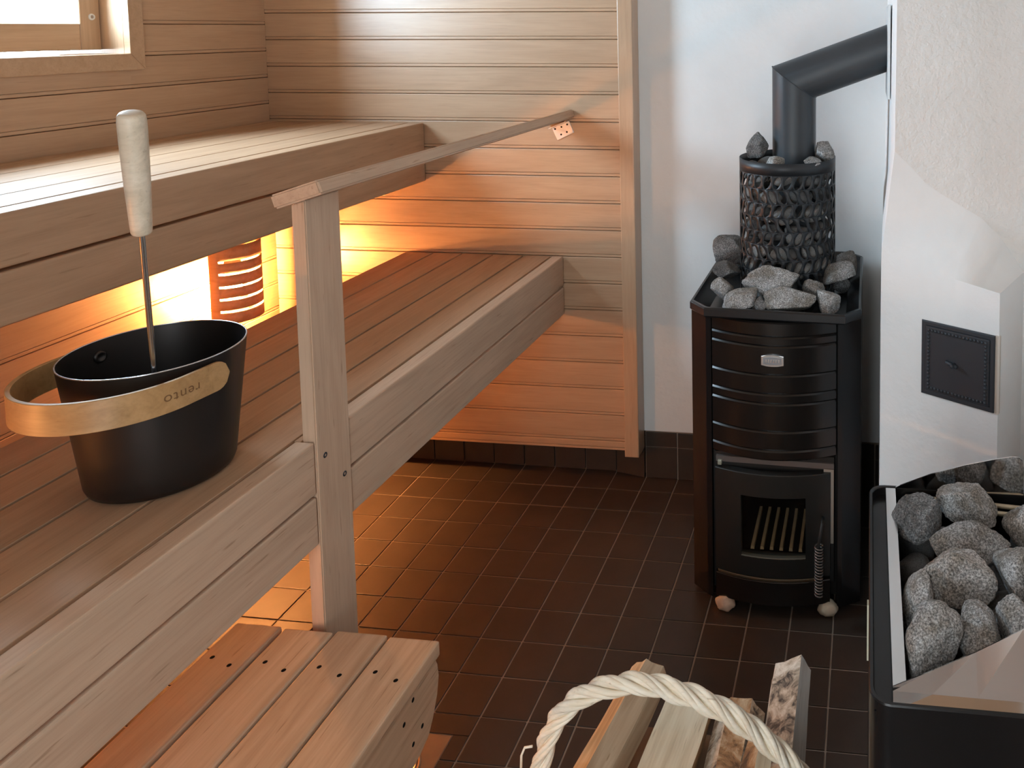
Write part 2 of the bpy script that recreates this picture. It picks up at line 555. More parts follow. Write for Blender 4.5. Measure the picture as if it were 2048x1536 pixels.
# --- panelling profile: softline board, tongue on the lower edge
def plank_mesh(name, length, h, face_out, thick=0.013, seg_trim=True):
    """length along local X (0..length), height along local Z (0..h), face towards local -Y at y=0"""
    g = 0.0090
    pts = [(thick, 0.0002), (.0030, 0.0002), (.0012, 0.0010), (.0007, 0.0020), (.0007, g - .0007), (.0028, g - .0002), (.0028, g + .0003), (.0003, g + .0011), (0.0, g + .0022), (0.0, h - .0026), (.0006, h - .0015), (.0028, h - .0008), (thick, h - .0008)]
    bm = bmesh.new()
    prism(bm, pts, 0, 0.0, length)
    me = bm_mesh(name, bm)
    me.materials.append(WOOD_WALL)
    return me


PITCH = 0.0807
PANEL_Y = -0.08
bm = bmesh.new(); add_box(bm, -0.60, 0.690, PANEL_Y + 0.0125, 0.006, 0.112, 2.3)
panel_back = obj('wall_back_panelling', bm_mesh('panel_backing', bm), BACKING)
tag(panel_back, 'horizontal alder panelling on the back wall of the sauna', kind='structure')
pb_me = plank_mesh('wall_plank', 1.105, PITCH, -1)
z = 1.4269 - PITCH * 17
first_len = None
while z < 2.22:
    if z + PITCH > 0.109:
        if z < 0.109:
            me = plank_mesh('wall_plank_cut', 1.105, z + PITCH - 0.107, -1)
            inst('plank', me, panel_back, (-0.452, PANEL_Y, 0.107))
        else:
            inst('plank', pb_me, panel_back, (-0.452, PANEL_Y + rnd.uniform(-.0003, .0003), z))
    z += PITCH
trim = obj('trim_1', box_mesh('corner_trim', 0.6545, 0.6985, -0.0945, -0.030, 0.0955, 2.22, 0.003, 2), None)
# grain vertical: rebuild as a rotated board
bpy.data.objects.remove(trim, do_unlink=True)


def board(name, mat, parent, p0, p1, bevel=0.002, seg=2, axis='X'):
    """axis-aligned board between corners p0,p1; grain (local X) along the given world axis"""
    cx = [(a + b) / 2 for a, b in zip(p0, p1)]
    d = [abs(b - a) / 2 for a, b in zip(p0, p1)]
    if axis == 'X':
        e, rot = (d[0], d[1], d[2]), (0, 0, 0)
    elif axis == 'Y':
        e, rot = (d[1], d[0], d[2]), (0, 0, math.pi / 2)
    else:
        e, rot = (d[2], d[1], d[0]), (0, -math.pi / 2, 0)
    me = box_mesh(name, -e[0], e[0], -e[1], e[1], -e[2], e[2], bevel, seg)
    me.materials.append(mat)
    return inst(name, me, parent, cx, rot)


trim = board('trim_1', WOOD_WALL, None, (0.6545, -0.0945, 0.0955), (0.6985, -0.030, 2.22), 0.003, 2, 'Z')
tag(trim, 'vertical wooden corner strip between panelling and white wall', kind='structure')

# --- left wall with the window opening
LX = -0.452
bm = bmesh.new()
g_ = 0.0125
for a in ((-3.2, WIN_Y0 - g_, -0.1, 2.3), (WIN_Y1 + g_, 0.16, -0.1, 2.3), (WIN_Y0 - g_, WIN_Y1 + g_, -0.1, WIN_Z0 - g_), (WIN_Y0 - g_, WIN_Y1 + g_, WIN_Z1 + g_, 2.3)):
    add_box(bm, LX - 0.20, LX - 0.0125, a[0], a[1], a[2], a[3])
wall_left = obj('wall_left', bm_mesh('wall_left', bm), BACKING)
tag(wall_left, 'horizontal alder panelling on the wall with the small window', kind='structure')
LP = 0.0803
cache = {}


def left_plank(y_far, y_near, z0, h):
    key = (round(y_far - y_near, 4), round(h, 4))
    if key not in cache: cache[key] = plank_mesh('wall_plank', key[0], h, 1)
    # local X runs from near to far, local -Y face turned to +X
    inst('plank', cache[key], wall_left, (LX + rnd.uniform(-.0003, .0003), y_near, z0), (0, 0, math.pi / 2))


z = 1.3923 - LP * 17
while z < 2.22:
    z1 = z + LP
    if z1 > 0.03:
        if z1 <= WIN_Z0 - 0.03 or z >= WIN_Z1 + 0.03:
            left_plank(PANEL_Y, -2.70, z, LP)
        else:
            left_plank(PANEL_Y, WIN_Y1 + 0.012, z, LP)
            left_plank(WIN_Y0 - 0.012, -2.70, z, LP)
            if z < WIN_Z0 - 0.012:
                left_plank(WIN_Y1 + .012, WIN_Y0 - .012, z, WIN_Z0 - .012 - z)
            if z1 > WIN_Z1 + 0.012:
                left_plank(WIN_Y1 + .012, WIN_Y0 - .012, WIN_Z1 + .012, z1 - WIN_Z1 - .012)
    z = z1

# --- window
win = bpy.data.objects.new('window_1', None); link(win)
tag(win, 'small wooden sash window in the panelled wall, bright daylight outside', kind='structure')
cw, ct = 0.0405, 0.016


def casing(name, quad):
    """quad of (y,z) points, counter order, extruded off the wall face"""
    return obj(name, prism_mesh(name, quad, 0, LX - 0.001, LX + ct, 0.0016, 2), WOOD_SASH, win)


casing('casing_board', [(WIN_Y0 - cw, WIN_Z0 - cw), (WIN_Y1 + cw, WIN_Z0 - cw), (WIN_Y1, WIN_Z0), (WIN_Y0, WIN_Z0)])
casing('casing_board', [(WIN_Y0 - cw, WIN_Z1 + cw), (WIN_Y1 + cw, WIN_Z1 + cw), (WIN_Y1, WIN_Z1), (WIN_Y0, WIN_Z1)])
casing('casing_board', [(WIN_Y1 + cw, WIN_Z0 - cw), (WIN_Y1 + cw, WIN_Z1 + cw), (WIN_Y1, WIN_Z1), (WIN_Y1, WIN_Z0)])
casing('casing_board', [(WIN_Y0 - cw, WIN_Z0 - cw), (WIN_Y0 - cw, WIN_Z1 + cw), (WIN_Y0, WIN_Z1), (WIN_Y0, WIN_Z0)])
# reveal lining
rv0, rv1 = LX - 0.15, LX - 0.0005
board('reveal_board', WOOD_SASH, win, (rv0, WIN_Y0, WIN_Z0 - .012), (rv1, WIN_Y1, WIN_Z0), 0.001, 1, 'Y')
board('reveal_board', WOOD_SASH, win, (rv0, WIN_Y0, WIN_Z1), (rv1, WIN_Y1, WIN_Z1 + .012), 0.001, 1, 'Y')
board('reveal_board', WOOD_SASH, win, (rv0, WIN_Y1, WIN_Z0 - .012), (rv1, WIN_Y1 + .012, WIN_Z1 + .012), 0.001, 1, 'Z')
board('reveal_board', WOOD_SASH, win, (rv0, WIN_Y0 - .012, WIN_Z0 - .012), (rv1, WIN_Y0, WIN_Z1 + .012), 0.001, 1, 'Z')
# sash
SX0, SX1 = LX - 0.142, LX - 0.060
GY0, GY1, GZ0, GZ1 = -0.955, -0.6056, 1.393, 1.93
sash = bpy.data.objects.new('sash', None); link(sash, win)
board('sash_stile', WOOD_SASH, sash, (SX0, GY1, WIN_Z0 + .010), (SX1, WIN_Y1 - .002, WIN_Z1 - .003), 0.0015, 1, 'Z')
board('sash_stile', WOOD_SASH, sash, (SX0, WIN_Y0 + .003, WIN_Z0 + .010), (SX1, GY0, WIN_Z1 - .003), 0.0015, 1, 'Z')
board('sash_rail', WOOD_SASH, sash, (SX0 + .0005, GY0, WIN_Z0 + .010), (SX1 - .0006, GY1, GZ0), 0.0015, 1, 'Y')
board('sash_rail', WOOD_SASH, sash, (SX0 + .0005, GY0, GZ1), (SX1 - .0006, GY1, WIN_Z1 - .003), 0.0015, 1, 'Y')
obj('pane', box_mesh('pane', SX0 + .015, SX0 + .019, GY0 - .004, GY1 + .004, GZ0 - .004, GZ1 + .004), GLASS, win)
# white screw cap ring on the stile
cap = lathe_mesh('screw_cap', [(0, .0012), (.0042, .0012), (.0048, .0026), (.0072, .0026), (.0082, .0)], 24)
obj('screw_cap', cap, plain('white_plastic_cap', (0.72, 0.72, 0.70), 0.4), sash, (SX1, -0.5754, 1.409), (0, math.pi / 2, 0))
obj('cap_hole', lathe_mesh('cap_hole', [(0, .0014), (.0041, .0014)], 20), plain('cap_recess', (0.30, 0.24, 0.20), 0.7), sash, (SX1, -0.5754, 1.409), (0, math.pi / 2, 0))

# --- masonry chimney body: pier with a sloping shoulder
bm = bmesh.new()
dvec = Vector((0.866, -0.5))
A = Vector((1.4035, -0.722)); B = Vector((1.6222, -0.8458)); Dp = Vector((1.684, -0.7457))
n = 9
upz = [1.129, 1.0955, 1.0649, 1.0470, 1.0323, 1.0150, 0.9984, 0.953, 0.8945]
upx = [1.429, 1.4631, 1.4916, 1.518, 1.5432, 1.573, 1.6019, 1.6449, 1.684]
low_top, low_bot, up_b, up_t = [], [], [], []
for i in range(n):
    t = i / (n - 1)
    p = A.lerp(B, t)
    zt = 0.912 + (0.882 - 0.912) * t
    low_bot.append(bm.verts.new((p.x, p.y, -0.05)))
    low_top.append(bm.verts.new((p.x, p.y, zt)))
    up_b.append(bm.verts.new((upx[i], -0.720 - 0.1 * (upx[i] - 1.428), upz[i])))
    up_t.append(bm.verts.new((upx[i] + (0.008 if i == 0 else 0), -0.720 - 0.1 * (upx[i] - 1.428), 2.3)))
f_low, f_sh, f_up = [], [], []
for i in range(n - 1):
    f_low.append(bm.faces.new((low_bot[i], low_bot[i + 1], low_top[i + 1], low_top[i])))
    f_sh.append(bm.faces.new((low_top[i], low_top[i + 1], up_b[i + 1], up_b[i])))
    f_up.append(bm.faces.new((up_b[i], up_b[i + 1], up_t[i + 1], up_t[i])))
# left return towards the back wall
wb0 = bm.verts.new((1.411, 0.02, -0.05)); wb1 = bm.verts.new((1.4215, 0.02, 0.93)); wb2 = bm.verts.new((1.425, 0.02, 1.129)); wb3 = bm.verts.new((1.431, 0.02, 2.3))
bm.faces.new((wb0, low_bot[0], low_top[0], wb1)); bm.faces.new((wb1, low_top[0], up_b[0], wb2)); bm.faces.new((wb2, up_b[0], up_t[0], wb3))
# right side of the pier and the face behind it
db = bm.verts.new((Dp.x, Dp.y, -0.05))
f_low.append(bm.faces.new((low_bot[-1], db, up_b[-1], low_top[-1])))
rb = bm.verts.new((2.1, -0.79, -0.05)); rm = bm.verts.new((2.1, -0.79, 0.8945)); rt = bm.verts.new((2.1, -0.79, 2.3))
f_up.append(bm.faces.new((db, rb, rm, up_b[-1]))); f_up.append(bm.faces.new((up_b[-1], rm, rt, up_t[-1])))
for f in f_up: f.material_index = 1
bmesh.ops.recalc_face_normals(bm, faces=bm.faces)
wall_right = obj('wall_right', bm_mesh('masonry', bm, recalc=False), PLASTER)
wall_right.data.materials.append(PLASTER_ROUGH)
tag(wall_right, 'white plastered chimney masonry with a sloping shoulder above the soot hatch', kind='structure')
auto_smooth(wall_right, 0.62)

# remaining shell, outside the view
bm = bmesh.new(); add_box(bm, 1.78, 1.95, -3.2, -0.72, -.06, 2.3)
o = obj('wall_right_plain', bm_mesh('wall_right_plain', bm), PLASTER_IN); tag(o, 'plain plaster side wall beyond the electric heater', kind='structure')
bm = bmesh.new()
for a in ((-0.70, DOOR_X0, -.1, 2.3), (DOOR_X1, 1.95, -.1, 2.3), (DOOR_X0, DOOR_X1, DOOR_Z1, 2.3), (DOOR_X0, DOOR_X1, -.1, DOOR_Z0)):
    add_box(bm, a[0], a[1], FRONT_Y - .12, FRONT_Y, a[2], a[3])
o = obj('wall_front', bm_mesh('wall_front', bm), PLASTER_IN); tag(o, 'plain wall with a bronze glass door opposite the stove', kind='structure')
o = obj('door_1', box_mesh('door_pane', DOOR_X0, DOOR_X1, FRONT_Y - .07, FRONT_Y - .062, DOOR_Z0, DOOR_Z1), BRONZE); tag(o, 'bronze tinted glass sauna door opposite the stove', kind='structure')
bm = bmesh.new(); add_box(bm, -0.70, 2.2, -3.2, 0.16, 2.2, 2.35)
o = obj('ceiling', bm_mesh('ceiling', bm), WOOD_WALL); tag(o, 'wooden sauna ceiling', kind='structure')

# ------------------------------------------------------------------ benches
def slat(name, mat, parent, x0, x1, y0, y1, z0, z1, bevel=0.0013):
    return board(name, mat, parent, (x0, y0, z0), (x1, y1, z1), bevel, 3, 'Y')


BY_FAR = PANEL_Y - 0.004
BY_NEAR = -2.60
ub = thing('upper_bench', 'upper sauna bench of pale slats with a two-board front, under the window', 'bench', (-0.2, -1.2, 0.9))


def place(o, parent):
    """keep the world position of a child built in world coordinates"""
    o.parent = parent
    o.matrix_parent_inverse = Matrix.Translation(-Vector(parent.location)) if tuple(parent.rotation_euler) == (0, 0, 0) else parent.matrix_basis.inverted()
    return o


UZ = 1.0975
for x0, x1 in ((-0.446, -0.4085), (-0.4045, -0.312), (-0.308, -0.2105), (-0.2065, -0.101), (-0.097, 0.0005)):
    place(slat('slat', WOOD_BENCH, None, x0, x1, BY_NEAR, BY_FAR, UZ - 0.028, UZ), ub)
place(slat('front_board', WOOD_BENCH, None, 0.0045, 0.0505, BY_NEAR, BY_FAR, 1.0115, UZ, 0.004), ub)
place(slat('front_board', WOOD_BENCH, None, 0.0165, 0.0505, BY_NEAR, BY_FAR, 0.921, 1.0060, 0.004), ub)
place(slat('bearer', WOOD_BENCH, None, -0.446, -0.405, BY_NEAR, BY_FAR, 0.985, UZ - .0285), ub)
for y in (-0.10, -0.95, -1.8, -2.4):
    place(board('bearer', WOOD_BENCH, None, (-0.404, y - .02, 1.012), (0.0040, y + .02, UZ - .0285), .002, 1, 'X'), ub)

lb = thing('lower_bench', 'lower sauna bench of brown slats with a two-board front, carrying the bucket', 'bench', (0.2, -1.2, 0.53))
LZ = 0.7012
for x0, x1 in ((-0.0225, 0.0640), (0.0700, 0.1540), (0.1605, 0.2520), (0.2585, 0.3480), (0.3545, 0.4340)):
    place(slat('slat', WOOD_BENCH, None, x0, x1, BY_NEAR, BY_FAR, LZ - 0.027, LZ), lb)
POST_Y0, POST_Y1 = -1.172, -1.0875
for y0, y1 in ((POST_Y1 + .0015, BY_FAR), (BY_NEAR, POST_Y0 - .0015)):
    place(slat('front_board', WOOD_POST, None, 0.4405, 0.4742, y0, y1, 0.6125, LZ + .0005, 0.004), lb)
    place(slat('front_board', WOOD_POST, None, 0.4405, 0.4742, y0, y1, 0.5257, 0.6075, 0.004), lb)
place(board('front_board', WOOD_BENCH, None, (0.4375, POST_Y0 - .001, 0.575), (0.4495, POST_Y1 + .001, LZ), .001, 1, 'Y'), lb)
for y in (-0.11, -0.75, -1.45, -2.1):
    place(board('bearer', WOOD_BENCH, None, (-0.02, y - .02, 0.60), (0.4400, y + .02, LZ - .0275), .002, 1, 'X'), lb)

# ------------------------------------------------------------------ handrail with post
hr = thing('handrail', 'tilted wooden handrail on a flat post at the lower bench', 'handrail', (0.463, -1.13, 0.0))
pz0 = floor_z(0.46, -1.13)
post = bmesh.new()
prism(post, [(0.4515, pz0), (0.4765, pz0), (0.4765, 1.1055), (0.4515, 1.0975)], 1, POST_Y0, POST_Y1)
bmesh.ops.bevel(post, geom=list(post.edges), offset=0.002, segments=2, affect='EDGES')
me = bm_mesh('post', post)
me.transform(Matrix.Rotation(math.pi / 2, 4, 'Y'))            # grain axis to local X
me.materials.append(WOOD_POST)
po = inst('post', me, None, (0, 0, 0), (0, -math.pi / 2, 0)); place(po, hr)
for y, z in ((-1.1525, 0.6688), (-1.1059, 0.6100)):
    s = obj('screw', lathe_mesh('screw', [(0, -.0006), (.0022, -.0006), (.0026, .0004), (.0046, .0002), (.0052, -.001)], 16), SCREW, None, (0.4768, y, z), (0, math.pi / 2, 0))
    place(s, hr)
# rail: near end to the panelled wall, rolled so that its outer edge is high
RT, RWID = 0.024, 0.088
ang = math.atan2(1.1417 - 1.1145, 0.5113 - 0.428)
bm = bmesh.new()
ry0, ry1 = -1.1905, PANEL_Y - 0.0005
prism(bm, [(-RWID, -RT), (0, -RT), (0, 0), (-RWID, 0)], 1, ry0, ry1)
bmesh.ops.bevel(bm, geom=list(bm.edges), offset=0.0035, segments=3, affect='EDGES')
me = bm_mesh('rail', bm)
me.transform(Matrix.Rotation(-ang, 4, 'Y'))
me.transform(Matrix.Translation((0.5125, 0, 1.1420)))
me.transform(Matrix.Rotation(-math.pi / 2, 4, 'Z')); me.materials.append(WOOD_POST)
rail = inst('rail', me, None, (0, 0, 0), (0, 0, math.pi / 2)); place(rail, hr)
# bracket on the wall under the rail
br = bpy.data.objects.new('bracket', None); link(br); place(br, hr)
pq = [(0.4482, 1.0857), (0.5006, 1.1070), (0.5150, 1.0731), (0.4641, 1.0488)]
bk = obj('bracket_plate', prism_mesh('bracket_plate', pq, 1, PANEL_Y - .0028, PANEL_Y - .0004, 0.0005), ZINC, br)
ux, uz = (0.5006 - 0.4482), (1.1070 - 1.0857)
L = math.hypot(ux, uz)
lip = obj('bracket_lip', prism_mesh('bracket_lip', [(0.4482, 1.0857), (0.5006, 1.1070), (0.5006 - .0008, 1.1090), (0.4482 - .0008, 1.0877)], 1, PANEL_Y - .028, PANEL_Y - .0004), ZINC, br)
for x, z in ((.458, 1.0828), (.4773, 1.0890), (.4950, 1.0966), (.4937, 1.0744), (.4760, 1.0667)):
    obj('screw', lathe_mesh('bracket_screw', [(0, .0006), (.0016, .0006), (.0028, 0)], 12), DARK, br, (x, PANEL_Y - .0029, z), (math.pi / 2, 0, 0))

# ------------------------------------------------------------------ step stool
SZ = 0.3885
st = thing('step_stool', 'worn wooden step stool of wide slats in front of the lower bench', 'step', (0.5, -1.4, 0))
SY1, SY0 = -1.187, -1.86
for i, (x0, x1) in enumerate(((0.3285, 0.4115), (0.4180, 0.5045), (0.5085, 0.5975), (0.6020, 0.6890))):
    place(slat('slat', WOOD_STEP, None, x0, x1, SY0, SY1 + (0.0, -.003, 0.001, -.002)[i], SZ - .026, SZ, 0.005), st)
    for k, fx in enumerate((0.25, 0.72)):
        hx = x0 + (x1 - x0) * fx
        hy = -1.262 - 0.012 * k
        h = obj('screw_hole', lathe_mesh('screw_hole', [(0, .0004), (.0032, .0004), (.0037, 0.0)], 12), DARK, None, (hx, hy, SZ - .0001)); place(h, st)
# shaped side board under the outer slat
prof = [(-1.192, 0.3620), (-1.184, 0.345), (-1.181, 0.322), (-1.190, 0.295), (-1.204, 0.268), (-1.2165, 0.248), (-1.2415, 0.238), (-1.32, 0.232), (-1.75, 0.232), (-1.84, 0.25), (-1.85, 0.30), (-1.85, 0.3620)]
for x0 in (0.655, 0.345):
    bm = bmesh.new(); prism(bm, prof, 0, x0, x0 + 0.026)
    bmesh.ops.bevel(bm, geom=[e for e in bm.edges], offset=0.0025, segments=2, affect='EDGES')
    me = bm_mesh('side_board', bm); me.transform(Matrix.Rotation(-math.pi / 2, 4, 'Z')); me.materials.append(WOOD_STEP)
    place(inst('side_board', me, None, (0, 0, 0), (0, 0, math.pi / 2)), st)
for y, z in ((-1.2576, 0.3440), (-1.283, 0.3260), (-1.2354, 0.2810), (-1.2613, 0.2741)):
    h = obj('screw_hole', lathe_mesh('screw_hole', [(0, .0004), (.0032, .0004), (.0037, 0)], 12), DARK, None, (0.6811, y, z), (0, math.pi / 2, 0)); place(h, st)
for x in (0.371, 0.628):
    for y in (-1.45, -1.80):
        place(board('leg', WOOD_STEP, None, (x, y - .04, floor_z(x, y) + .001), (x + .027, y + .04, SZ - .0265), .003, 2, 'Z'), st)

# ------------------------------------------------------------------ bucket and ladle
BC = Vector((0.304, -1.281)); BZ0 = LZ + 0.0006; BH = 0.196
bk = thing('bucket', 'black metal sauna bucket with a bent wooden band handle on lower bench', 'bucket', (BC.x, BC.y, BZ0))
prof = [(0, 0.004), (.086, 0.004), (.0905, 0.008), (.0935, 0.014)]
body_prof = [(0, 0.0), (.084, 0.0), (.0915, .0045), (.0945, .012)]
for i in range(1, 9):
    t = i / 8
    body_prof.append((.0945 + (.1160 - .0945) * t, .012 + (BH - .012) * t))
body_prof += [(.1160 - .0016, BH + .0002)]
for i in range(7, -1, -1):
    t = i / 8
    body_prof.append((.0945 + (.1160 - .0945) * t - .0018, .012 + (BH - .012) * t))
body_prof += [(.086, .004), (0, .004)]
o = obj('body', lathe_mesh('bucket_body', body_prof, 72), BUCKET_M, bk)
auto_smooth(o, 0.7)
obj('rim', lathe_mesh('bucket_rim', [(.1162, BH - .0006), (.1165, BH + .0004), (.1158, BH + .0011), (.1147, BH + .0011), (.1141, BH + .0003), (.1143, BH - .0006)], 72, closed=True), RIM_M, bk)
PSI = math.radians(-8)
hb0, hb1 = 0.8475 - BZ0, 0.8905 - BZ0
RB = 0.1175


def handle_pt(s, off):
    """path parameter s in metres from the rounded near end; off = offset outwards"""
    arm = 0.062
    R = RB + 0.004
    if s < arm:
        x, y, nx, ny = R, 0.012 - s, 1, 0
    elif s < arm + math.pi * R:
        a = (s - arm) / R
        x, y, nx, ny = R * math.cos(a), 0.012 - arm - R * math.sin(a), math.cos(a), -math.sin(a)
    else:
        x, y, nx, ny = -R, 0.012 - arm + (s - arm - math.pi * R), -1, 0
    x += nx * off; y += ny * off
    c, sn = math.cos(PSI), math.sin(PSI)
    return x * c - y * sn, x * sn + y * c


HL = 0.062 * 2 + math.pi * (RB + 0.004)
bm = bmesh.new()
NS = 96
rings = []
for i in range(NS + 1):
    s = HL * i / NS
    e = min(s, HL - s)
    zc, hh = (hb0 + hb1) / 2, (hb1 - hb0) / 2
    rr = 0.020
    hh2 = hh if e > rr else max(0.0015, hh * math.sqrt(max(0.0, 1 - ((rr - e) / rr) ** 2)))
    ring = []
    for off, z in ((.003, zc - hh2 + .0008), (.003, zc + hh2 - .0008), (.0022, zc + hh2), (-.0022, zc + hh2), (-.003, zc + hh2 - .0008), (-.003, zc - hh2 + .0008), (-.0022, zc - hh2), (.0022, zc - hh2)):
        x, y = handle_pt(s, off)
        ring.append(bm.verts.new((x, y, z)))
    rings.append(ring)
for a, b in zip(rings, rings[1:]):
    for k in range(8):
        bm.faces.new((a[k], a[(k + 1) % 8], b[(k + 1) % 8], b[k]))
bm.faces.new(rings[0]); bm.faces.new(list(reversed(rings[-1])))
handle = obj('handle', bm_mesh('bucket_handle', bm), BAMBOO, bk); auto_smooth(handle, 0.6)
tag(handle, 'bent bamboo band handle with burnt lettering')
# lettering, burnt in, upside down on the near arm
tc = bpy.data.curves.new('lettering', 'FONT'); tc.body = 'rento'; tc.size = 0.020; tc.space_character = 1.12
to = bpy.data.objects.new('lettering_tmp', tc); COL.objects.link(to)
dg = bpy.context.evaluated_depsgraph_get(); dg.update()
tme = bpy.data.meshes.new_from_object(to.evaluated_get(dg))
bpy.data.objects.remove(to, do_unlink=True)
bmt = bmesh.new(); bmt.from_mesh(tme)
bmesh.ops.triangulate(bmt, faces=bmt.faces)
bmesh.ops.subdivide_edges(bmt, edges=[e for e in bmt.edges if e.calc_length() > .004], cuts=2)
xs = [v.co.x for v in bmt.verts]; wtxt = max(xs) - min(xs)
for v in bmt.verts:
    s = 0.048 + (v.co.x - min(xs))
    z = (hb0 + hb1) / 2 + 0.0045 - v.co.y
    x, y = handle_pt(s, .00325)
    v.co = (x, y, z)
obj('lettering', bm_mesh('lettering', bmt), INK, handle)
for sgn, s in ((1, 0.014), (-1, HL - 0.014)):
    x, y = handle_pt(s, .0028)
    a = math.atan2(y, x)
    # rivet ring showing inside the far wall
    xi, yi = (0.1105 * math.cos(a), 0.1105 * math.sin(a))
    obj('rivet', lathe_mesh('rivet', [(0, .001), (.004, .001), (.0052, .003), (.0085, .003), (.0095, .0)], 24), BUCKET_M, bk, (xi, yi, (hb0 + hb1) / 2 + .004), (0, -math.pi / 2 + 0.11, a))

# ladle: leans on the near rim
ld = thing('ladle', 'ladle with a steel rod and pale turned wooden grip standing in bucket', 'ladle', (0.339, -1.317, BZ0 + .006))
foot = Vector((0.3391, -1.3173, 0.7160)); rim_in = Vector((0.3739, -1.3563, 0.893)); gt = Vector((0.4483, -1.4400, 1.2742))
gb = rim_in.lerp(gt, (1.108 - 0.893) / (1.2742 - 0.893))
pts = [foot + Vector((0, 0, 0.004)), foot.lerp(rim_in, 0.5), rim_in, gb, gb.lerp(gt, 0.15)]
place(obj('rod', tube_mesh('ladle_rod', pts, 0.0038, 12), STEEL), ld)
gp = [(gb.lerp(gt, t), r) for t, r in ((0, .0075), (.006, .0105), (.02, .0118), (.12, .0125), (.4, .0142), (.75, .0155), (.93, .0157), (.975, .0148), (.995, .0125), (1.0, .008))]
me = tube_mesh('grip', [p for p, r in gp], [r for p, r in gp], 24)
gr = obj('grip', me, LADLE_WOOD); place(gr, ld); auto_smooth(gr, 0.9)
place(obj('cup', lathe_mesh('ladle_cup', [(0, 0), (.024, .001), (.032, .007), (.036, .024), (.0345, .024), (.031, .009), (.023, .003), (0, .002)], 32), STEEL, None, Vector((0.318, -1.292, BZ0 + .0045))), ld)

# ------------------------------------------------------------------ wall lamp under the upper bench
def wall_lamp(label, y):
    lamp = thing('wall_lamp', label, 'lamp', (LX, y, 0.64), group='slotted wall lamps')
    LR, LHH = 0.070, 0.070
    slots = [0.103, 0.069, 0.033, -0.001, -0.035]
    # curved shade: vertical strips with real slots
    bm = bmesh.new()
    a0, a1 = math.radians(-100), math.radians(100)
    NA = 36
    zl = [-LHH]
    for s in sorted(slots): zl += [s - .0033, s + .0033]
    zl += [0.146]
    vo = []
    for z in zl:
        vo.append([bm.verts.new((0.052 + LR * math.cos(a0 + (a1 - a0) * k / NA), LR * math.sin(a0 + (a1 - a0) * k / NA), z)) for k in range(NA + 1)])
    for i in range(len(zl) - 1):
        is_slot = i % 2 == 1
        for k in range(NA):
            if is_slot and 4 <= k < NA - 4: continue
            bm.faces.new((vo[i][k], vo[i][k + 1], vo[i + 1][k + 1], vo[i + 1][k]))
    sh = obj('shade', bm_mesh('lamp_shade', bm, True), SHADE_WOOD, lamp)
    sm = sh.modifiers.new('thickness', 'SOLIDIFY'); sm.thickness = 0.004; sm.offset = -1
    obj('wall_plate', box_mesh('lamp_plate', 0.0, 0.012, -.020, .020, .03, .10, .004, 2), plain('white_lamp_base', (.7, .68, .64), .5), lamp)
    obj('socket', lathe_mesh('lamp_socket', [(0, .095), (.02, .095), (.022, .056), (.015, .048), (0, .048)], 24, (0.052, 0)), plain('porcelain_socket', (.7, .68, .64), .4), lamp)
    obj('bulb', lathe_mesh('lamp_bulb', [(0, .048), (.010, .047), (.013, .034), (.021, .016), (.0235, .003), (.020, -.011), (.011, -.019), (0, -.021)], 28, (0.052, 0)), BULB, lamp)
    return lamp


wall_lamp('slotted wooden wall lamp glowing beside the panelled corner below upper bench', -0.315)
wall_lamp('slotted wooden wall lamp below upper bench at the end by the door', -2.10)
area = 0.0085
bl.inputs['Emission Strength'].default_value = LAMP_POWER

# ------------------------------------------------------------------ wood stove
fz = floor_z(1.16, -0.33)
sv = thing('wood_stove', 'glossy black wood-burning sauna stove with a tall stone column', 'stove', (1.157, -0.32, fz))


def P(o): return place(o, sv)


XL, XR = 0.953, 1.362
YB = -0.075
# inner body
bm = bmesh.new()
full = [(0.962, YB), (XR - .009, YB), (XR - .009, -0.475), (1.306, -0.515), (1.009, -0.515), (0.962, -0.475)]
prism(bm, full, 2, fz + .03, 0.1235); prism(bm, full, 2, 0.3020, 0.690)
prism(bm, [(0.962, YB), (XR - .009, YB), (XR - .009, -0.245), (0.962, -0.245)], 2, 0.1235, 0.3020)
prism(bm, [(0.962, -0.245), (1.068, -0.245), (1.068, -0.515), (1.009, -0.515), (0.962, -0.475)], 2, 0.1235, 0.3020)
prism(bm, [(1.249, -0.245), (XR - .009, -0.245), (XR - .009, -0.475), (1.306, -0.515), (1.249, -0.515)], 2, 0.1235, 0.3020)
P(obj('body', bm_mesh('stove_body', bm), IRON))


def side_panel(sgn):
    # folded sheet: side, chamfer, narrow front flange
    if sgn < 0:
        pts = [(XL, YB), (XL, -0.4900), (0.9945, -0.5235), (1.0085, -0.5305)]
        inn = [(XL + .004, YB), (XL + .004, -0.487), (0.9955, -0.5190), (1.0085, -0.5260)]
    else:
        pts = [(XR, YB), (XR, -0.5080), (1.3195, -0.5325), (1.3075, -0.5365)]
        inn = [(XR - .004, YB), (XR - .004, -0.505), (1.3185, -0.5280), (1.3075, -0.5320)]
    poly = pts + list(reversed(inn))
    return prism_mesh('side_panel', poly, 2, fz + .012, 0.7005, 0.0012, 2)


P(obj('side_panel', side_panel(-1), ENAMEL)); P(obj('side_panel', side_panel(1), ENAMEL))
# bowed front in boards with grooves between
FX0, FX1 = 1.0115, 1.3045


def bow(x, extra=0.0):
    t = (x - (FX0 + FX1) / 2) / ((FX1 - FX0) / 2)
    return -0.5335 - 0.0385 * (1 - t * t) - extra


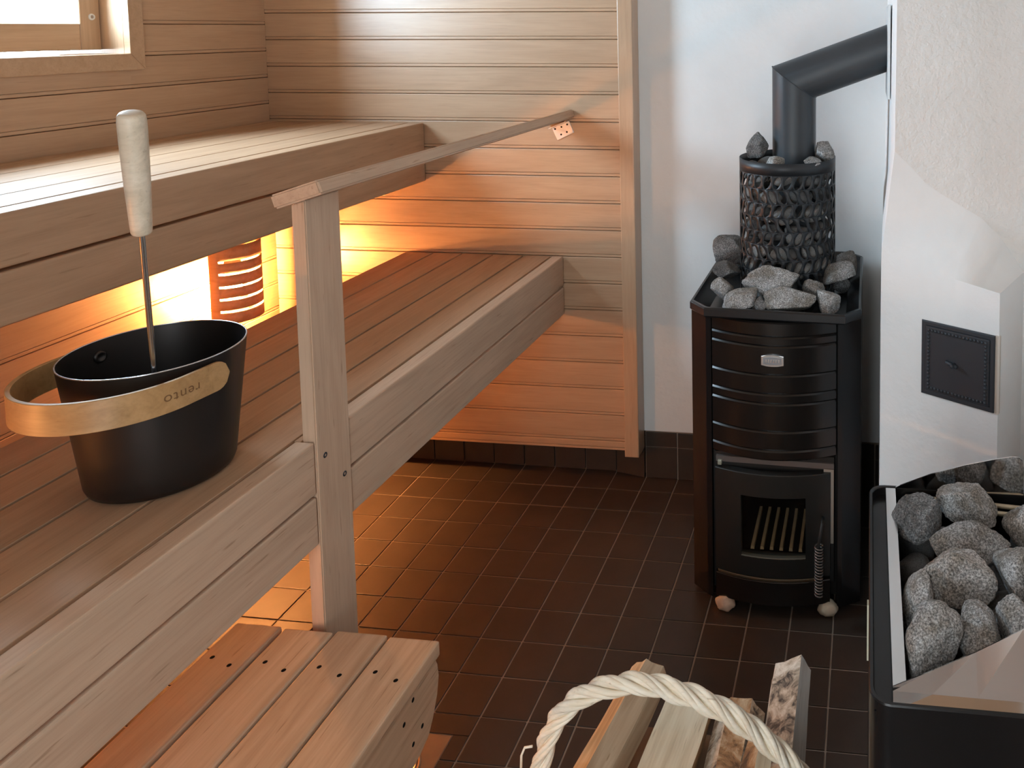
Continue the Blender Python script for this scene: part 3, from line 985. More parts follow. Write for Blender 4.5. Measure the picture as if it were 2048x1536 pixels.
def bowed_sheet(name, x0, x1, z0, z1, extra, thick, edge=0.002, NX=24):
    bm = bmesh.new()
    prof = [(0, z0 - 0), (-.0 - 0, z0)]
    rows = []
    rs = ((-thick, z0), (0.0 - edge * .9, z0), (0.0, z0 + edge), (0.0, z1 - edge), (-edge * .9, z1), (-thick, z1))
    for i in range(NX + 1):
        x = x0 + (x1 - x0) * i / NX
        rows.append([bm.verts.new((x, bow(x, extra + d), z)) for d, z in rs])
    for a, b in zip(rows, rows[1:]):
        for k in range(len(rs)):
            bm.faces.new((a[k], a[(k + 1) % len(rs)], b[(k + 1) % len(rs)], b[k]))
    bm.faces.new(rows[0]); bm.faces.new(list(reversed(rows[-1])))
    me = bm_mesh(name, bm)
    return me


ribs = [0.7062, 0.6714, 0.6497, 0.5811, 0.5359, 0.5127, 0.4462, 0.4006, 0.3760]
for zt, zb in zip(ribs, ribs[1:]):
    wide = 0.0036
    p = P(obj('front_panel', bowed_sheet('front_panel', FX0, FX1, zb + .0002, zt - .0003, 0.0, 0.008, wide), ENAMEL_BR)); auto_smooth(p, 0.5)
# badge
bd = P(bpy.data.objects.new('badge', None)); link(bd)
bq = [(1.1335, 0.6065), (1.147, 0.6045), (1.160, 0.6038), (1.173, 0.6045), (1.1865, 0.6065), (1.1865, 0.6285), (1.173, 0.6305), (1.160, 0.6315), (1.147, 0.6305), (1.1335, 0.6285)]
yb = bow(1.158)
place(obj('badge_plate', prism_mesh('badge_plate', bq, 1, yb - .004, yb + .001, .0012, 2), CHROME), bd)
ctr = Vector((1.160, 0.6176))
ins = [(ctr.x + (x - ctr.x) * .80, ctr.y + (z - ctr.y) * .66) for x, z in bq]
place(obj('badge_field', prism_mesh('badge_field', ins, 1, yb - .0046, yb - .0038), plain('badge_grey', (.33, .33, .34), .4, metal=.6)), bd)
for x, w in ((1.1455, .004), (1.1515, .003), (1.1570, .0035), (1.1630, .003), (1.1690, .0045), (1.1750, .003)):
    place(obj('badge_mark', prism_mesh('badge_mark', [(x - w / 2, .6140), (x + w / 2, .6140), (x + w / 2, .6210), (x - w / 2, .6210)], 1, yb - .0052, yb - .0045), CHROME), bd)
# opening strip above the door and its pale plates
bm = bmesh.new()
for q in ((1.016, 1.070, fz + .075, 0.372), (1.247, 1.300, fz + .075, 0.372), (1.070, 1.247, fz + .075, 0.125), (1.070, 1.247, 0.300, 0.372)):
    add_box(bm, q[0], q[1], -0.532, -0.5155, q[2], q[3])
P(obj('door_surround', bm_mesh('door_surround', bm), IRON))
P(obj('hinge_plate', prism_mesh('hinge_plate', [(1.020, .352), (1.30, .3465), (1.30, .360), (1.020, .3655)], 1, -0.5400, -0.5325), plain('dim_inner_plate', (.16, .14, .13), .5, metal=.4)))
P(obj('hinge_plate', box_mesh('hinge_plate', 1.2925, 1.2995, -0.5400, -0.5325, 0.165, 0.3480), LIGHTMETAL))
P(obj('hinge_plate', box_mesh('hinge_plate', 1.2760, 1.2925, -0.5400, -0.5325, 0.340, 0.3480), LIGHTMETAL))
P(obj('hinge_pin', box_mesh('hinge_pin', 1.0245, 1.0345, -0.5460, -0.5325, 0.3455, 0.3570, .002), plain('pale_pin', (.40, .40, .32), .4, metal=.3)))
# door: bowed frame with an opening
dr = P(bpy.data.objects.new('door', None)); link(dr)
DX0, DX1, DZ0, DZ1 = 1.0185, 1.2915, 0.088, 0.340
GX0, GX1, GZ0d, GZ1d = 1.0825, 1.2350, 0.1375, 0.2840


def dbow(x): return -0.5440 - 0.026 * (1 - ((x - 1.155) / 0.1365) ** 2)


def door_sheet(name, x0, x1, z0, z1, depth=0.020, NX=10, bev=.0015):
    bm = bmesh.new(); rows = []
    for i in range(NX + 1):
        x = x0 + (x1 - x0) * i / NX
        y = dbow(x)
        rows.append([bm.verts.new(q) for q in ((x, y + depth, z0), (x, y + bev, z0), (x, y, z0 + bev), (x, y, z1 - bev), (x, y + bev, z1), (x, y + depth, z1))])
    for a, b in zip(rows, rows[1:]):
        for k in range(6): bm.faces.new((a[k], a[(k + 1) % 6], b[(k + 1) % 6], b[k]))
    bm.faces.new(rows[0]); bm.faces.new(list(reversed(rows[-1])))
    return bm_mesh(name, bm)


bmd = bmesh.new()
for a in ((DX0, GX0, DZ0, DZ1), (GX1, DX1, DZ0, DZ1), (GX0, GX1, DZ0, GZ0d), (GX0, GX1, GZ1d, DZ1)):
    tm = door_sheet('d', *a); bmd.from_mesh(tm); bpy.data.meshes.remove(tm)
place(obj('door_frame', bm_mesh('door_frame', bmd), plain('black_door_iron', (.014, .0145, .0135), .42, spec=.4)), dr)
bmg = bmesh.new(); rows = []
for i in range(9):
    x = GX0 + (GX1 - GX0) * i / 8
    rows.append([bmg.verts.new((x, dbow(x) + .010, GZ0d)), bmg.verts.new((x, dbow(x) + .010, GZ1d))])
for a, b in zip(rows, rows[1:]): bmg.faces.new((a[0], b[0], b[1], a[1]))
place(obj('door_glass', bm_mesh('door_glass', bmg), STOVE_GLASS), dr)
sill = door_sheet('door_sill', GX0 - .004, GX1 + .004, GZ0d - .0035, GZ0d + .0008, 0.012)
place(obj('door_sill', sill, plain('worn_sill', (.10, .085, .06), .5, metal=.3)), dr)
ledge = door_sheet('lower_ledge', 1.024, 1.272, 0.0795, 0.0865, 0.016)
P(obj('lower_ledge', ledge, plain('highlight_ledge', (.12, .09, .055), .35, metal=.5)))  # highlight along this edge is put into the paler brown metal colour
P(obj('ash_panel', door_sheet('ash_panel', 1.0185, 1.2915, fz + .028, 0.0785, 0.012), ENAMEL_BR))
# fire box behind the glass, with the grate bars lying inside
bmf = bmesh.new()
fx0, fx1, fy0, fy1, fz0, fz1 = 1.070, 1.247, -0.525, -0.25, 0.125, 0.30
v = [bmf.verts.new(q) for q in ((fx0, fy0, fz0), (fx1, fy0, fz0), (fx1, fy1, fz0), (fx0, fy1, fz0), (fx0, fy0, fz1), (fx1, fy0, fz1), (fx1, fy1, fz1), (fx0, fy1, fz1))]
for q in ((0, 1, 2, 3), (4, 7, 6, 5), (1, 5, 6, 2), (2, 6, 7, 3), (3, 7, 4, 0)): bmf.faces.new([v[i] for i in q])
P(obj('fire_box', bm_mesh('fire_box', bmf, recalc=False), DARK))
for i in range(6):
    x = 1.1035 + i * 0.0232
    P(obj('grate_bar', prism_mesh('grate_bar', [(x - .0045, .1265), (x + .0045, .1265), (x + .0035, .1345), (x - .0035, .1345)], 1, -0.522, -0.36), TANMETAL))
# handle with a coil spring grip
hd = place(bpy.data.objects.new('door_handle', None), dr); link(hd)
hx, hy = 1.2675, -0.585
place(obj('handle_rod', tube_mesh('handle_rod', [(1.2755, -0.553, .236), (1.2740, -0.580, .232), (1.2690, hy, .205), (hx, hy, .190), (hx, hy, .066)], .0035, 10), IRON), hd)
cp = []
for i in range(0, 17 * 14 + 1):
    a = 2 * math.pi * i / 14
    cp.append((hx + .0085 * math.cos(a), hy + .0085 * math.sin(a), .188 - .121 * i / (17 * 14)))
place(obj('handle_coil', tube_mesh('handle_coil', cp, .0021, 6), plain('dull_spring', (.20, .17, .15), .35, metal=.8)), hd)
# octagonal stone tray
oc_o = [(1.000, -0.570), (1.3265, -0.588), (1.3625, -0.545), (1.3625, -0.108), (1.322, -0.064), (0.994, -0.064), (0.957, -0.108), (0.957, -0.523)]
oc_i = [(1.030, -0.523), (1.303, -0.538), (1.325, -0.505), (1.325, -0.140), (1.300, -0.110), (1.020, -0.110), (0.995, -0.145), (0.995, -0.495)]
bm = bmesh.new()


def ring(pts, z, k=0.0):
    c = Vector((1.16, -.325))
    return [bm.verts.new((x + (c.x - x) * k, y + (c.y - y) * k, z)) for x, y in pts]


R0 = ring(oc_o, 0.7125, .012); R1 = ring(oc_o, 0.7160); R2 = ring(oc_o, 0.7315); R3 = ring(oc_o, 0.7350, .012); R4 = ring(oc_o, 0.7345, .035); R5 = ring(oc_i, 0.7020); R6 = ring(oc_i, 0.694)
for a, b in ((R0, R1), (R1, R2), (R2, R3), (R3, R4), (R4, R5)):
    for k in range(8): bm.faces.new((a[k], a[(k + 1) % 8], b[(k + 1) % 8], b[k]))
bm.faces.new(R5)
for k in range(8): bm.faces.new((R6[k], R6[(k + 1) % 8], R0[(k + 1) % 8], R0[k]))
P(obj('stone_tray', bm_mesh('stone_tray', bm), plain('black_tray_enamel', (.012, .013, .015), .26, spec=.5)))
# perforated column
KC = Vector((1.170, -0.325)); KR = 0.1225
KZ0, KZ1 = 0.7035, 1.0515
bm = bmesh.new()
NC, NRW = 30, 9
band = 0.030
ch = (KZ1 - band - KZ0 - .006) / NRW
cwid = 2 * math.pi / NC


def kpt(a, z): return (KC.x + KR * math.cos(a), KC.y + KR * math.sin(a), z)


SQ = [(-1, -1), (-.33, -1), (.33, -1), (1, -1), (1, -.33), (1, .33), (1, 1), (.33, 1), (-.33, 1), (-1, 1), (-1, .33), (-1, -.33)]
vcache = {}


def kv(ua, uz):
    key = (round(ua, 4), round(uz, 4))
    if key not in vcache:
        vcache[key] = bm.verts.new(kpt(ua * cwid, uz))
    return vcache[key]


for r in range(NRW):
    lean = 0.55 if r % 2 == 0 else -0.55
    for c in range(NC):
        ca = c + (0.5 if r % 2 else 0.0)
        zc = KZ0 + .006 + (r + .5) * ch
        outer = [kv((ca + sx * .5) % NC, zc + sz * ch * .5) for sx, sz in SQ]
        inner = []
        for sx, sz in SQ:
            L_ = (abs(sx) ** 2.6 + abs(sz) ** 2.6) ** (1 / 2.6)
            px, pz = sx / L_ * .36, sz / L_ * .455
            px = px * (1 - .25 * abs(pz) / .455) + lean * pz * 0.85
            inner.append(bm.verts.new(kpt((ca + px) * cwid, zc + pz * ch)))
        for k in range(12):
            bm.faces.new((outer[k], outer[(k + 1) % 12], inner[(k + 1) % 12], inner[k]))
me = bm_mesh('column_shell', bm, True)
pc = P(obj('stone_column', me, MESHM))
sm = pc.modifiers.new('thickness', 'SOLIDIFY'); sm.thickness = 0.0018; sm.offset = -1
P(obj('column_band', lathe_mesh('column_band', [(KR, KZ1 - band), (KR + .0003, KZ1), (KR - .0016, KZ1), (KR - .0018, KZ1 - band)], 72, KC, closed=True), MESHM))
# stone feet under the front corners
for i, (x, y) in enumerate(((1.042, -0.548), (1.2865, -0.541))):
    bmk = bmesh.new(); bmesh.ops.create_icosphere(bmk, subdivisions=3, radius=1)
    for vv in bmk.verts:
        nz = noise.noise(vv.co * 1.7 + Vector((i * 9, 2, 1)))
        vv.co = Vector((vv.co.x * .0235, vv.co.y * .019, vv.co.z * .0185)) * (1 + .22 * nz)
    o = obj('stone_foot', bm_mesh('stone_foot', bmk, True), FOOT1 if i == 0 else FOOT2, None, (x, y, floor_z(x, y) + .0165)); P(o)
for x in (1.02, 1.29):
    P(obj('rear_foot', lathe_mesh('rear_foot', [(0, 0), (.016, 0), (.016, .034), (0, .034)], 20), IRON, None, (x, -0.13, floor_z(x, -.13) + .0005)))

# flue pipe
fp = thing('flue_pipe', 'black angled flue pipe rising from the stove into the masonry', 'stove pipe', (1.1875, -0.325, 0.72))
PR = 0.0555
ax0 = Vector((1.1875, -0.325, 0.72)); el = Vector((1.1885, -0.325, 1.2415)); ae = Vector((1.4225, -0.325, 1.3270))
d1 = Vector((0, 0, 1)); d2 = (ae - el).normalized()
nm = (d1 + d2).normalized()
bm = bmesh.new()
SEG = 48
ra, rbm, rc = [], [], []
side = Vector((0, 1, 0))
for k in range(SEG):
    a = 2 * math.pi * k / SEG
    off1 = Vector((math.cos(a), math.sin(a), 0)) * PR
    u2 = side.cross(d2).normalized()
    base = ax0 + off1
    t = (el - base).dot(nm) / d1.dot(nm)
    m_ = base + d1 * t
    ra.append(bm.verts.new(base)); rbm.append(bm.verts.new(m_))
    t2 = (ae - m_).dot(d2) / 1.0
    rc.append(bm.verts.new(m_ + d2 * ((1.4235 - m_.x) / d2.x)))
for a, b in ((ra, rbm), (rbm, rc)):
    for k in range(SEG): bm.faces.new((a[k], a[(k + 1) % SEG], b[(k + 1) % SEG], b[k]))
o = place(obj('pipe', bm_mesh('pipe', bm), PIPE), fp); auto_smooth(o, 0.5)
wl = []
for k in range(SEG + 1):
    a = 2 * math.pi * k / SEG
    base = ax0 + Vector((math.cos(a), math.sin(a), 0)) * (PR + .0004)
    t = (el - base).dot(nm) / d1.dot(nm)
    wl.append(base + d1 * t)
place(obj('weld_seam', tube_mesh('weld_seam', wl, .0011, 6), PIPE), fp)
place(obj('flange', box_mesh('flange', 1.4195, 1.4260, -0.435, -0.215, 1.2085, 1.432, .001), plain('white_flange', (.62, .65, .66), .4, metal=.2)), fp)

# ------------------------------------------------------------------ stones
def rock_mesh(name, seed, sub=4, planes=11, rough=0.05, mat=None):
    """unit-size angular rock: a ball cut by random planes, edges softened, surface roughened"""
    rg = random.Random(seed)
    pl = []
    for i in range(planes):
        v = Vector((rg.gauss(0, 1), rg.gauss(0, 1), rg.gauss(0, 1))).normalized()
        pl.append((v, rg.uniform(0.50, 0.86)))
    bm = bmesh.new()
    bmesh.ops.create_icosphere(bm, subdivisions=sub, radius=1.0)
    offs = Vector((seed * 1.37, seed * 0.71, seed * 2.3))
    K = 34.0
    for v in bm.verts:
        d = v.co.normalized()
        acc = 1.0
        for n_, dist in pl:
            c = d.dot(n_)
            if c > 0.05:
                acc += (c / dist) ** K
        r = acc ** (-1.0 / K)
        r *= 1 + rough * .7 * noise.noise(d * 2.3 + offs) + rough * .5 * noise.noise(d * 6 + offs) + rough * .35 * noise.noise(d * 17 + offs) + rough * .2 * noise.noise(d * 40 + offs)
        v.co = d * r
    # normalise the box to +-1
    mn = Vector((min(v.co.x for v in bm.verts), min(v.co.y for v in bm.verts), min(v.co.z for v in bm.verts)))
    mxv = Vector((max(v.co.x for v in bm.verts), max(v.co.y for v in bm.verts), max(v.co.z for v in bm.verts)))
    c = (mn + mxv) / 2; h = (mxv - mn) / 2
    for v in bm.verts:
        v.co = Vector(((v.co.x - c.x) / h.x, (v.co.y - c.y) / h.y, (v.co.z - c.z) / h.z))
    me = bm_mesh(name, bm, True)
    return me


def rock(name, label, group, seed, loc, half, rot, mat, sub=5, rough=0.06, planes=11):
    me = rock_mesh(name, seed, sub, planes, rough)
    me.transform(Matrix.Diagonal((*half, 1)))
    me.materials.append(mat)
    o = obj(name, me, None, None, loc, rot)
    try: me.set_sharp_from_angle(angle=0.75)
    except Exception: pass
    return tag(o, label, 'stone', group)


TS = 'stones on the stove tray'
tray_stones = [
    # label, x, y, z, half sizes, rotation, seed
    ('big arched grey stone leaning on the front of the perforated column', 1.143, -0.478, 0.772, (.070, .036, .047), (.25, .1, -.05), 11),
    ('large rounded grey stone at the middle of the tray front', 1.197, -0.520, 0.745, (.060, .034, .036), (.1, -.25, .1), 12),
    ('long pale ridged stone by the left chamfer of the tray front', 1.075, -0.525, 0.736, (.052, .032, .027), (.2, -.35, .25), 13),
    ('small pale stone in the left chamfered corner of the tray', 1.026, -0.468, 0.745, (.029, .028, .025), (.3, .2, .5), 14),
    ('dark flat stone on the left side of the tray', 1.024, -0.395, 0.772, (.037, .036, .022), (.0, .1, .2), 15),
    ('upright blue-grey stone behind the dark flat one on the tray', 1.008, -0.285, 0.785, (.042, .044, .046), (.3, .3, .6), 16),
    ('slanted flat stone on the right side of the tray', 1.300, -0.400, 0.775, (.042, .044, .026), (-.1, -.35, .3), 17),
    ('square brown-grey stone in the right front corner of the tray', 1.283, -0.505, 0.737, (.030, .028, .027), (.1, .2, .1), 18),
    ('speckled stone wedged beside the large rounded one on the tray', 1.247, -0.462, 0.748, (.027, .026, .027), (.4, .1, .3), 19),
    ('dark stone low between two pale ones at the tray front', 1.128, -0.530, 0.726, (.022, .022, .022), (.2, .5, .3), 20),
    ('grey stone behind the column on the right of the tray', 1.318, -0.270, 0.752, (.030, .042, .042), (.2, .1, .1), 21),
    ('small dark stone below the slanted flat one on the tray', 1.302, -0.335, 0.728, (.024, .034, .024), (.2, .1, .9), 22),
    ('grey stone at the rear left corner of the tray', 1.010, -0.185, 0.742, (.034, .034, .036), (.2, .1, .9), 23),
]
for lab, x, y, z, hs, rt, sd in tray_stones:
    rock('stove_stone', lab, TS, sd, (x, y, z), hs, rt, STONE_D if 'dark' in lab else STONE, 5, 0.06)

CS = 'stones packed in the perforated column'
srnd = random.Random(21)
col_meshes = []
for i in range(8):
    m_ = rock_mesh('column_stone', 60 + i, 3, 10, 0.07); m_.materials.append(STONE_D if i % 2 else STONE); col_meshes.append(m_)
for lvl in range(7):
    nst = 8
    for k in range(nst):
        a = 2 * math.pi * (k + 0.5 * (lvl % 2)) / nst + srnd.uniform(-.05, .05)
        rr = 0.0885
        o = inst('column_stone', col_meshes[srnd.randrange(8)], None, (KC.x + rr * math.cos(a), KC.y + rr * math.sin(a), 0.729 + lvl * 0.0475 + srnd.uniform(-.004, .004)), (srnd.uniform(-.3, .3), srnd.uniform(-.3, .3), a))
        o.scale = (0.0275, 0.0335 + srnd.uniform(-.002, .002), 0.0245 + srnd.uniform(-.001, .002))
        tag(o, 'dark grey stone behind the perforated column wall', 'stone', CS)
top_st = [
    ('pointed dark stone sticking up left of the flue pipe', 1.096, -0.350, 1.078, (.026, .024, .036), (.2, .55, .1), 31),
    ('squarish grey stone on top of the column right of the flue pipe', 1.266, -0.350, 1.066, (.026, .026, .027), (.1, -.2, .2), 32),
    ('small stone on top of the column in front of the flue pipe', 1.152, -0.418, 1.050, (.024, .018, .016), (.1, .2, .2), 33),
    ('low flat stone by the right rim of the column top', 1.240, -0.402, 1.047, (.024, .020, .016), (.2, .1, .5), 34),
    ('grey stone on top of the column behind the flue pipe', 1.185, -0.243, 1.053, (.028, .022, .018), (.2, .1, .5), 35),
]
for lab, x, y, z, hs, rt, sd in top_st:
    rock('stove_stone', lab, CS, sd, (x, y, z), hs, rt, STONE_D if 'dark' in lab else STONE, 5, 0.06)

# ------------------------------------------------------------------ electric heater
EZ = 0.700
ehz = floor_z(1.5, -1.39)
eh = thing('electric_heater', 'black electric sauna heater with steel guards, filled with grey stones', 'heater', (1.49, -1.39, ehz))


def Q(o): return place(o, eh)


EX0, EX1, EY0, EY1 = 1.380, 1.655, -1.592, -1.196


def rrect(x0, x1, y0, y1, r, k=5):
    pts = []
    for cx_, cy_, a in ((x1 - r, y1 - r, 0), (x0 + r, y1 - r, 90), (x0 + r, y0 + r, 180), (x1 - r, y0 + r, 270)):
        for i in range(k + 1):
            t = math.radians(a + 90 * i / k)
            pts.append((cx_ + r * math.cos(t), cy_ + r * math.sin(t)))
    return pts


def ring_wall(name, outer, inner, z0, z1, bev=0.0015):
    bm = bmesh.new()
    n_ = len(outer)
    lv = [(outer, z0), (outer, z1 - bev), ([(o[0] + (i[0] - o[0]) * .2, o[1] + (i[1] - o[1]) * .2) for o, i in zip(outer, inner)], z1), ([(o[0] + (i[0] - o[0]) * .8, o[1] + (i[1] - o[1]) * .8) for o, i in zip(outer, inner)], z1), (inner, z1 - bev), (inner, z0)]
    rg = [[bm.verts.new((x, y, z)) for x, y in p] for p, z in lv]
    for a, b in zip(rg, rg[1:] + rg[:1]):
        for k in range(n_): bm.faces.new((a[k], a[(k + 1) % n_], b[(k + 1) % n_], b[k]))
    return bm_mesh(name, bm)


o = Q(obj('casing', ring_wall('heater_casing', rrect(EX0, EX1, EY0, EY1, .022), rrect(EX0 + .0055, EX1 - .0055, EY0 + .0055, EY1 - .0055, .018), ehz + .11, EZ), ENAMEL)); auto_smooth(o, 0.5)
Q(obj('top_pan', prism_mesh('heater_pan', rrect(EX0 + .006, EX1 - .006, EY0 + .006, EY1 - .006, .018), 2, 0.600, 0.612), ENAMEL))
for x in (EX0 + .05, EX1 - .05):
    for y in (EY0 + .05, EY1 - .05):
        Q(obj('foot', lathe_mesh('heater_foot', [(0, 0), (.018, 0), (.018, .006), (.010, .010), (.010, .115), (0, .115)], 20), IRON, None, (x, y, floor_z(x, y) + .0005)))
Q(obj('bottom_plate', prism_mesh('heater_bottom', rrect(EX0 + .006, EX1 - .006, EY0 + .006, EY1 - .006, .018), 2, ehz + .112, ehz + .120), ENAMEL))
# steel front bar (folded strip) and the rising side guards
BXa, BXb = 1.4045, 1.4185
Q(obj('front_bar', prism_mesh('front_bar', [(BXa, 0.640), (BXa + .0012, 0.640), (BXa + .0012, EZ - .0012), (BXb - .0012, EZ - .0012), (BXb - .0012, 0.640), (BXb, 0.640), (BXb, EZ), (BXa, EZ)], 1, -1.5680, -1.2040), STEEL))


def guard(name, y, top, z0, lean=0.0):
    """thin upright sheet following a list of (x, z) along its upper edge"""
    bm = bmesh.new()
    A_, B_ = [], []
    for x, z in top:
        A_.append([bm.verts.new((x, y, z0)), bm.verts.new((x, y + lean * (z - z0), z))])
        B_.append([bm.verts.new((x, y + .0016, z0)), bm.verts.new((x, y + .0016 + lean * (z - z0), z))])
    for i in range(len(top) - 1):
        bm.faces.new((A_[i][0], A_[i + 1][0], A_[i + 1][1], A_[i][1]))
        bm.faces.new((B_[i][0], B_[i][1], B_[i + 1][1], B_[i + 1][0]))
        bm.faces.new((A_[i][1], A_[i + 1][1], B_[i + 1][1], B_[i][1]))
        bm.faces.new((A_[i][0], B_[i][0], B_[i + 1][0], A_[i + 1][0]))
    for i in (0, -1):
        bm.faces.new((A_[i][0], A_[i][1], B_[i][1], B_[i][0]))
    return bm_mesh(name, bm)


bm = bmesh.new()
gtop = [(1.4045, -1.5724, .7038), (1.4446, -1.5626, .7162), (1.4904, -1.5508, .7309), (1.5408, -1.5363, .7491), (1.585, -1.524, .764), (1.628, -1.515, .775)]
rws = []
for i, (x, y, z) in enumerate(gtop):
    xs_ = x
    rws.append([bm.verts.new(q) for q in ((xs_, -1.5855, .6885), (xs_, -1.5715 if i else -1.5735, .6980 if i else .7000), (x, y, z), (x, y + .0016, z - .0004), (xs_, -1.5700 if i else -1.5720, .6972 if i else .6992), (xs_, -1.5839, .6877))])
for a_, b_ in zip(rws, rws[1:]):
    for k in range(6): bm.faces.new((a_[k], a_[(k + 1) % 6], b_[(k + 1) % 6], b_[k]))
bm.faces.new(rws[0]); bm.faces.new(list(reversed(rws[-1])))
Q(obj('side_guard', bm_mesh('side_guard', bm), STEEL_POL))
bm = bmesh.new()
for q in ((EX0 + .0055, BXa - .0003, EY0 + .0055, EY1 - .0055), (BXa - .0003, EX1 - .0055, EY0 + .0055, -1.5838)):
    add_box(bm, q[0], q[1], q[2], q[3], .6840, .6878)
Q(obj('ledge', bm_mesh('heater_ledge', bm), ENAMEL))
Q(obj('side_guard', guard('side_guard', -1.2010, [(1.4190, .7000), (1.4254, .7033), (1.469, .7229), (1.5194, .7397), (1.56, .7505), (1.5869, .7566), (1.5960, .7560), (1.6010, .7520), (1.6035, .7400)], 0.650), STEEL_POL))
# elements looped across the rear of the stones
for z, y in ((.690, -1.2075), (.684, -1.2165)):
    Q(obj('heating_element', tube_mesh('heating_element', [(1.424, y - .006, z - .03), (1.4265, y - .002, z - .008), (1.434, y, z), (1.50, y - .003, z), (1.60, y - .010, z - .001), (1.63, y - .012, z - .01)], .0034, 10), ELEMENT))
Q(obj('type_plate', box_mesh('type_plate', EX0 - .0022, EX0 - .0002, -1.415, -1.405, .60, .672), plain('cream_type_plate', (.62, .58, .44), .5)))
HS = 'stones in the electric heater'
h_st = [
    ('dark faceted stone in the corner of the steel bar and the far guard', 1.4465, -1.282, 0.700, (.029, .034, .042), (.5, .35, .4), 41, STONE_D),
    ('large blocky grey stone in front of the far steel guard', 1.516, -1.255, 0.715, (.044, .030, .034), (.35, .25, -.35), 42, STONE),
    ('long flat pale stone across the middle of the heater', 1.512, -1.335, 0.698, (.052, .032, .028), (.45, -.15, .35), 43, STONE),
    ('broad faceted stone lying on top at the heater middle', 1.487, -1.402, 0.712, (.046, .035, .032), (.45, .2, .1), 44, STONE),
    ('tall pale upright stone right of the long flat one', 1.5625, -1.382, 0.708, (.026, .042, .044), (.4, .1, .1), 45, STONE),
    ('brown-grey stone pressed against the middle of the steel bar', 1.4435, -1.418, 0.682, (.023, .040, .038), (.3, .2, .1), 46, STONE),
    ('pale-topped wedge stone at the near end of the steel bar', 1.4500, -1.506, 0.698, (.029, .046, .038), (.5, .1, -.35), 47, STONE),
    ('split stone with a pale patch behind the polished near guard', 1.5040, -1.494, 0.693, (.026, .047, .036), (.4, -.1, .25), 48, STONE),
    ('light grey stone half hidden by the polished near guard', 1.5520, -1.476, 0.700, (.024, .036, .032), (.2, .1, .3), 49, STONE),
    ('olive-brown stone low between the upright one and the split one', 1.534, -1.442, 0.676, (.021, .022, .020), (.2, .4, .1), 50, STONE_D),
    ('grey stone at the far end of the heater beside the blocky one', 1.595, -1.262, 0.694, (.030, .036, .032), (.1, .1, .4), 51, STONE),
]
for lab, x, y, z, hs, rt, sd, mt in h_st:
    rock('heater_stone', lab, HS, sd, (x, y, z), hs, rt, mt, 5, 0.075, 11)
grn = random.Random(5)
lowm = [rock_mesh('heater_stone_low', 80 + i, 3, 11, .07) for i in range(3)]
for m_ in lowm: m_.materials.append(STONE_D)
for i in range(4):
    for j in range(6):
        o = inst('heater_stone', lowm[grn.randrange(3)], None, (1.447 + i * .052, -1.535 + j * .058, 0.640), (grn.uniform(0, 3), grn.uniform(0, .4), grn.uniform(0, 3)))
        o.scale = (.0255, .0275, .0255)
        tag(o, 'dark stone in the bottom layer of the electric heater', 'stone', 'bottom layer of heater stones')

# ------------------------------------------------------------------ soot hatch
TL, TR, BL_, BR_ = Vector((1.4872, -.7679, .7990)), Vector((1.6178, -.8432, .7990)), Vector((1.4851, -.7666, .6500)), Vector((1.6140, -.8410, .6490))
hc = (TL + TR + BL_ + BR_) / 4
ha = math.atan2(TR.y - TL.y, TR.x - TL.x)
sh_ = thing('soot_hatch', 'small square black iron soot hatch set in the white masonry', 'hatch', hc, (0, 0, ha))
hw, hh_ = 0.0755, 0.0750
obj('frame', ring_wall('hatch_frame', [(hw, hh_), (-hw, hh_), (-hw, -hh_), (hw, -hh_)], [(hw - .010, hh_ - .010), (-hw + .010, hh_ - .010), (-hw + .010, -hh_ + .010), (hw - .010, -hh_ + .010)], -.006, .0050, .0012), HATCH, sh_, (0, 0, 0), (math.pi / 2, 0, 0))
obj('reveal', box_mesh('hatch_reveal', hw + .0005, hw + .009, -.0015, .004, -hh_, hh_ + .001), HATCH_GAP, sh_)
door = obj('hatch_door', box_mesh('hatch_door', -hw + .0095, hw - .0095, -.0068, .004, -hh_ + .0095, hh_ - .0095, .002, 2), HATCH, sh_)
iw, ih = hw - .0165, hh_ - .0165
bead = bmesh.new(); bmesh.ops.create_uvsphere(bead, u_segments=8, v_segments=6, radius=.0031)
bead_me = bm_mesh('bead', bead, True); bead_me.materials.append(HATCH)
nb = 17
for i in range(nb):
    t = -1 + 2 * i / (nb - 1)
    for px, pz in ((t * iw, ih), (t * iw, -ih)):
        inst('bead', bead_me, door, (px, -.0068, pz))
    if 0 < i < nb - 1:
        for px, pz in ((iw, t * ih), (-iw, t * ih)):
            inst('bead', bead_me, door, (px, -.0068, pz))
obj('knob', tube_mesh('hatch_knob', [(-.004, -.006, .001), (-.004, -.020, .001), (-.0045, -.021, .001)], [.0042, .0036, .0030], 12), HATCH, door)
obj('latch', tube_mesh('hatch_latch', [(-.020, -.0120, .004), (.004, -.0120, -.001)], .0036, 10), HATCH, door)

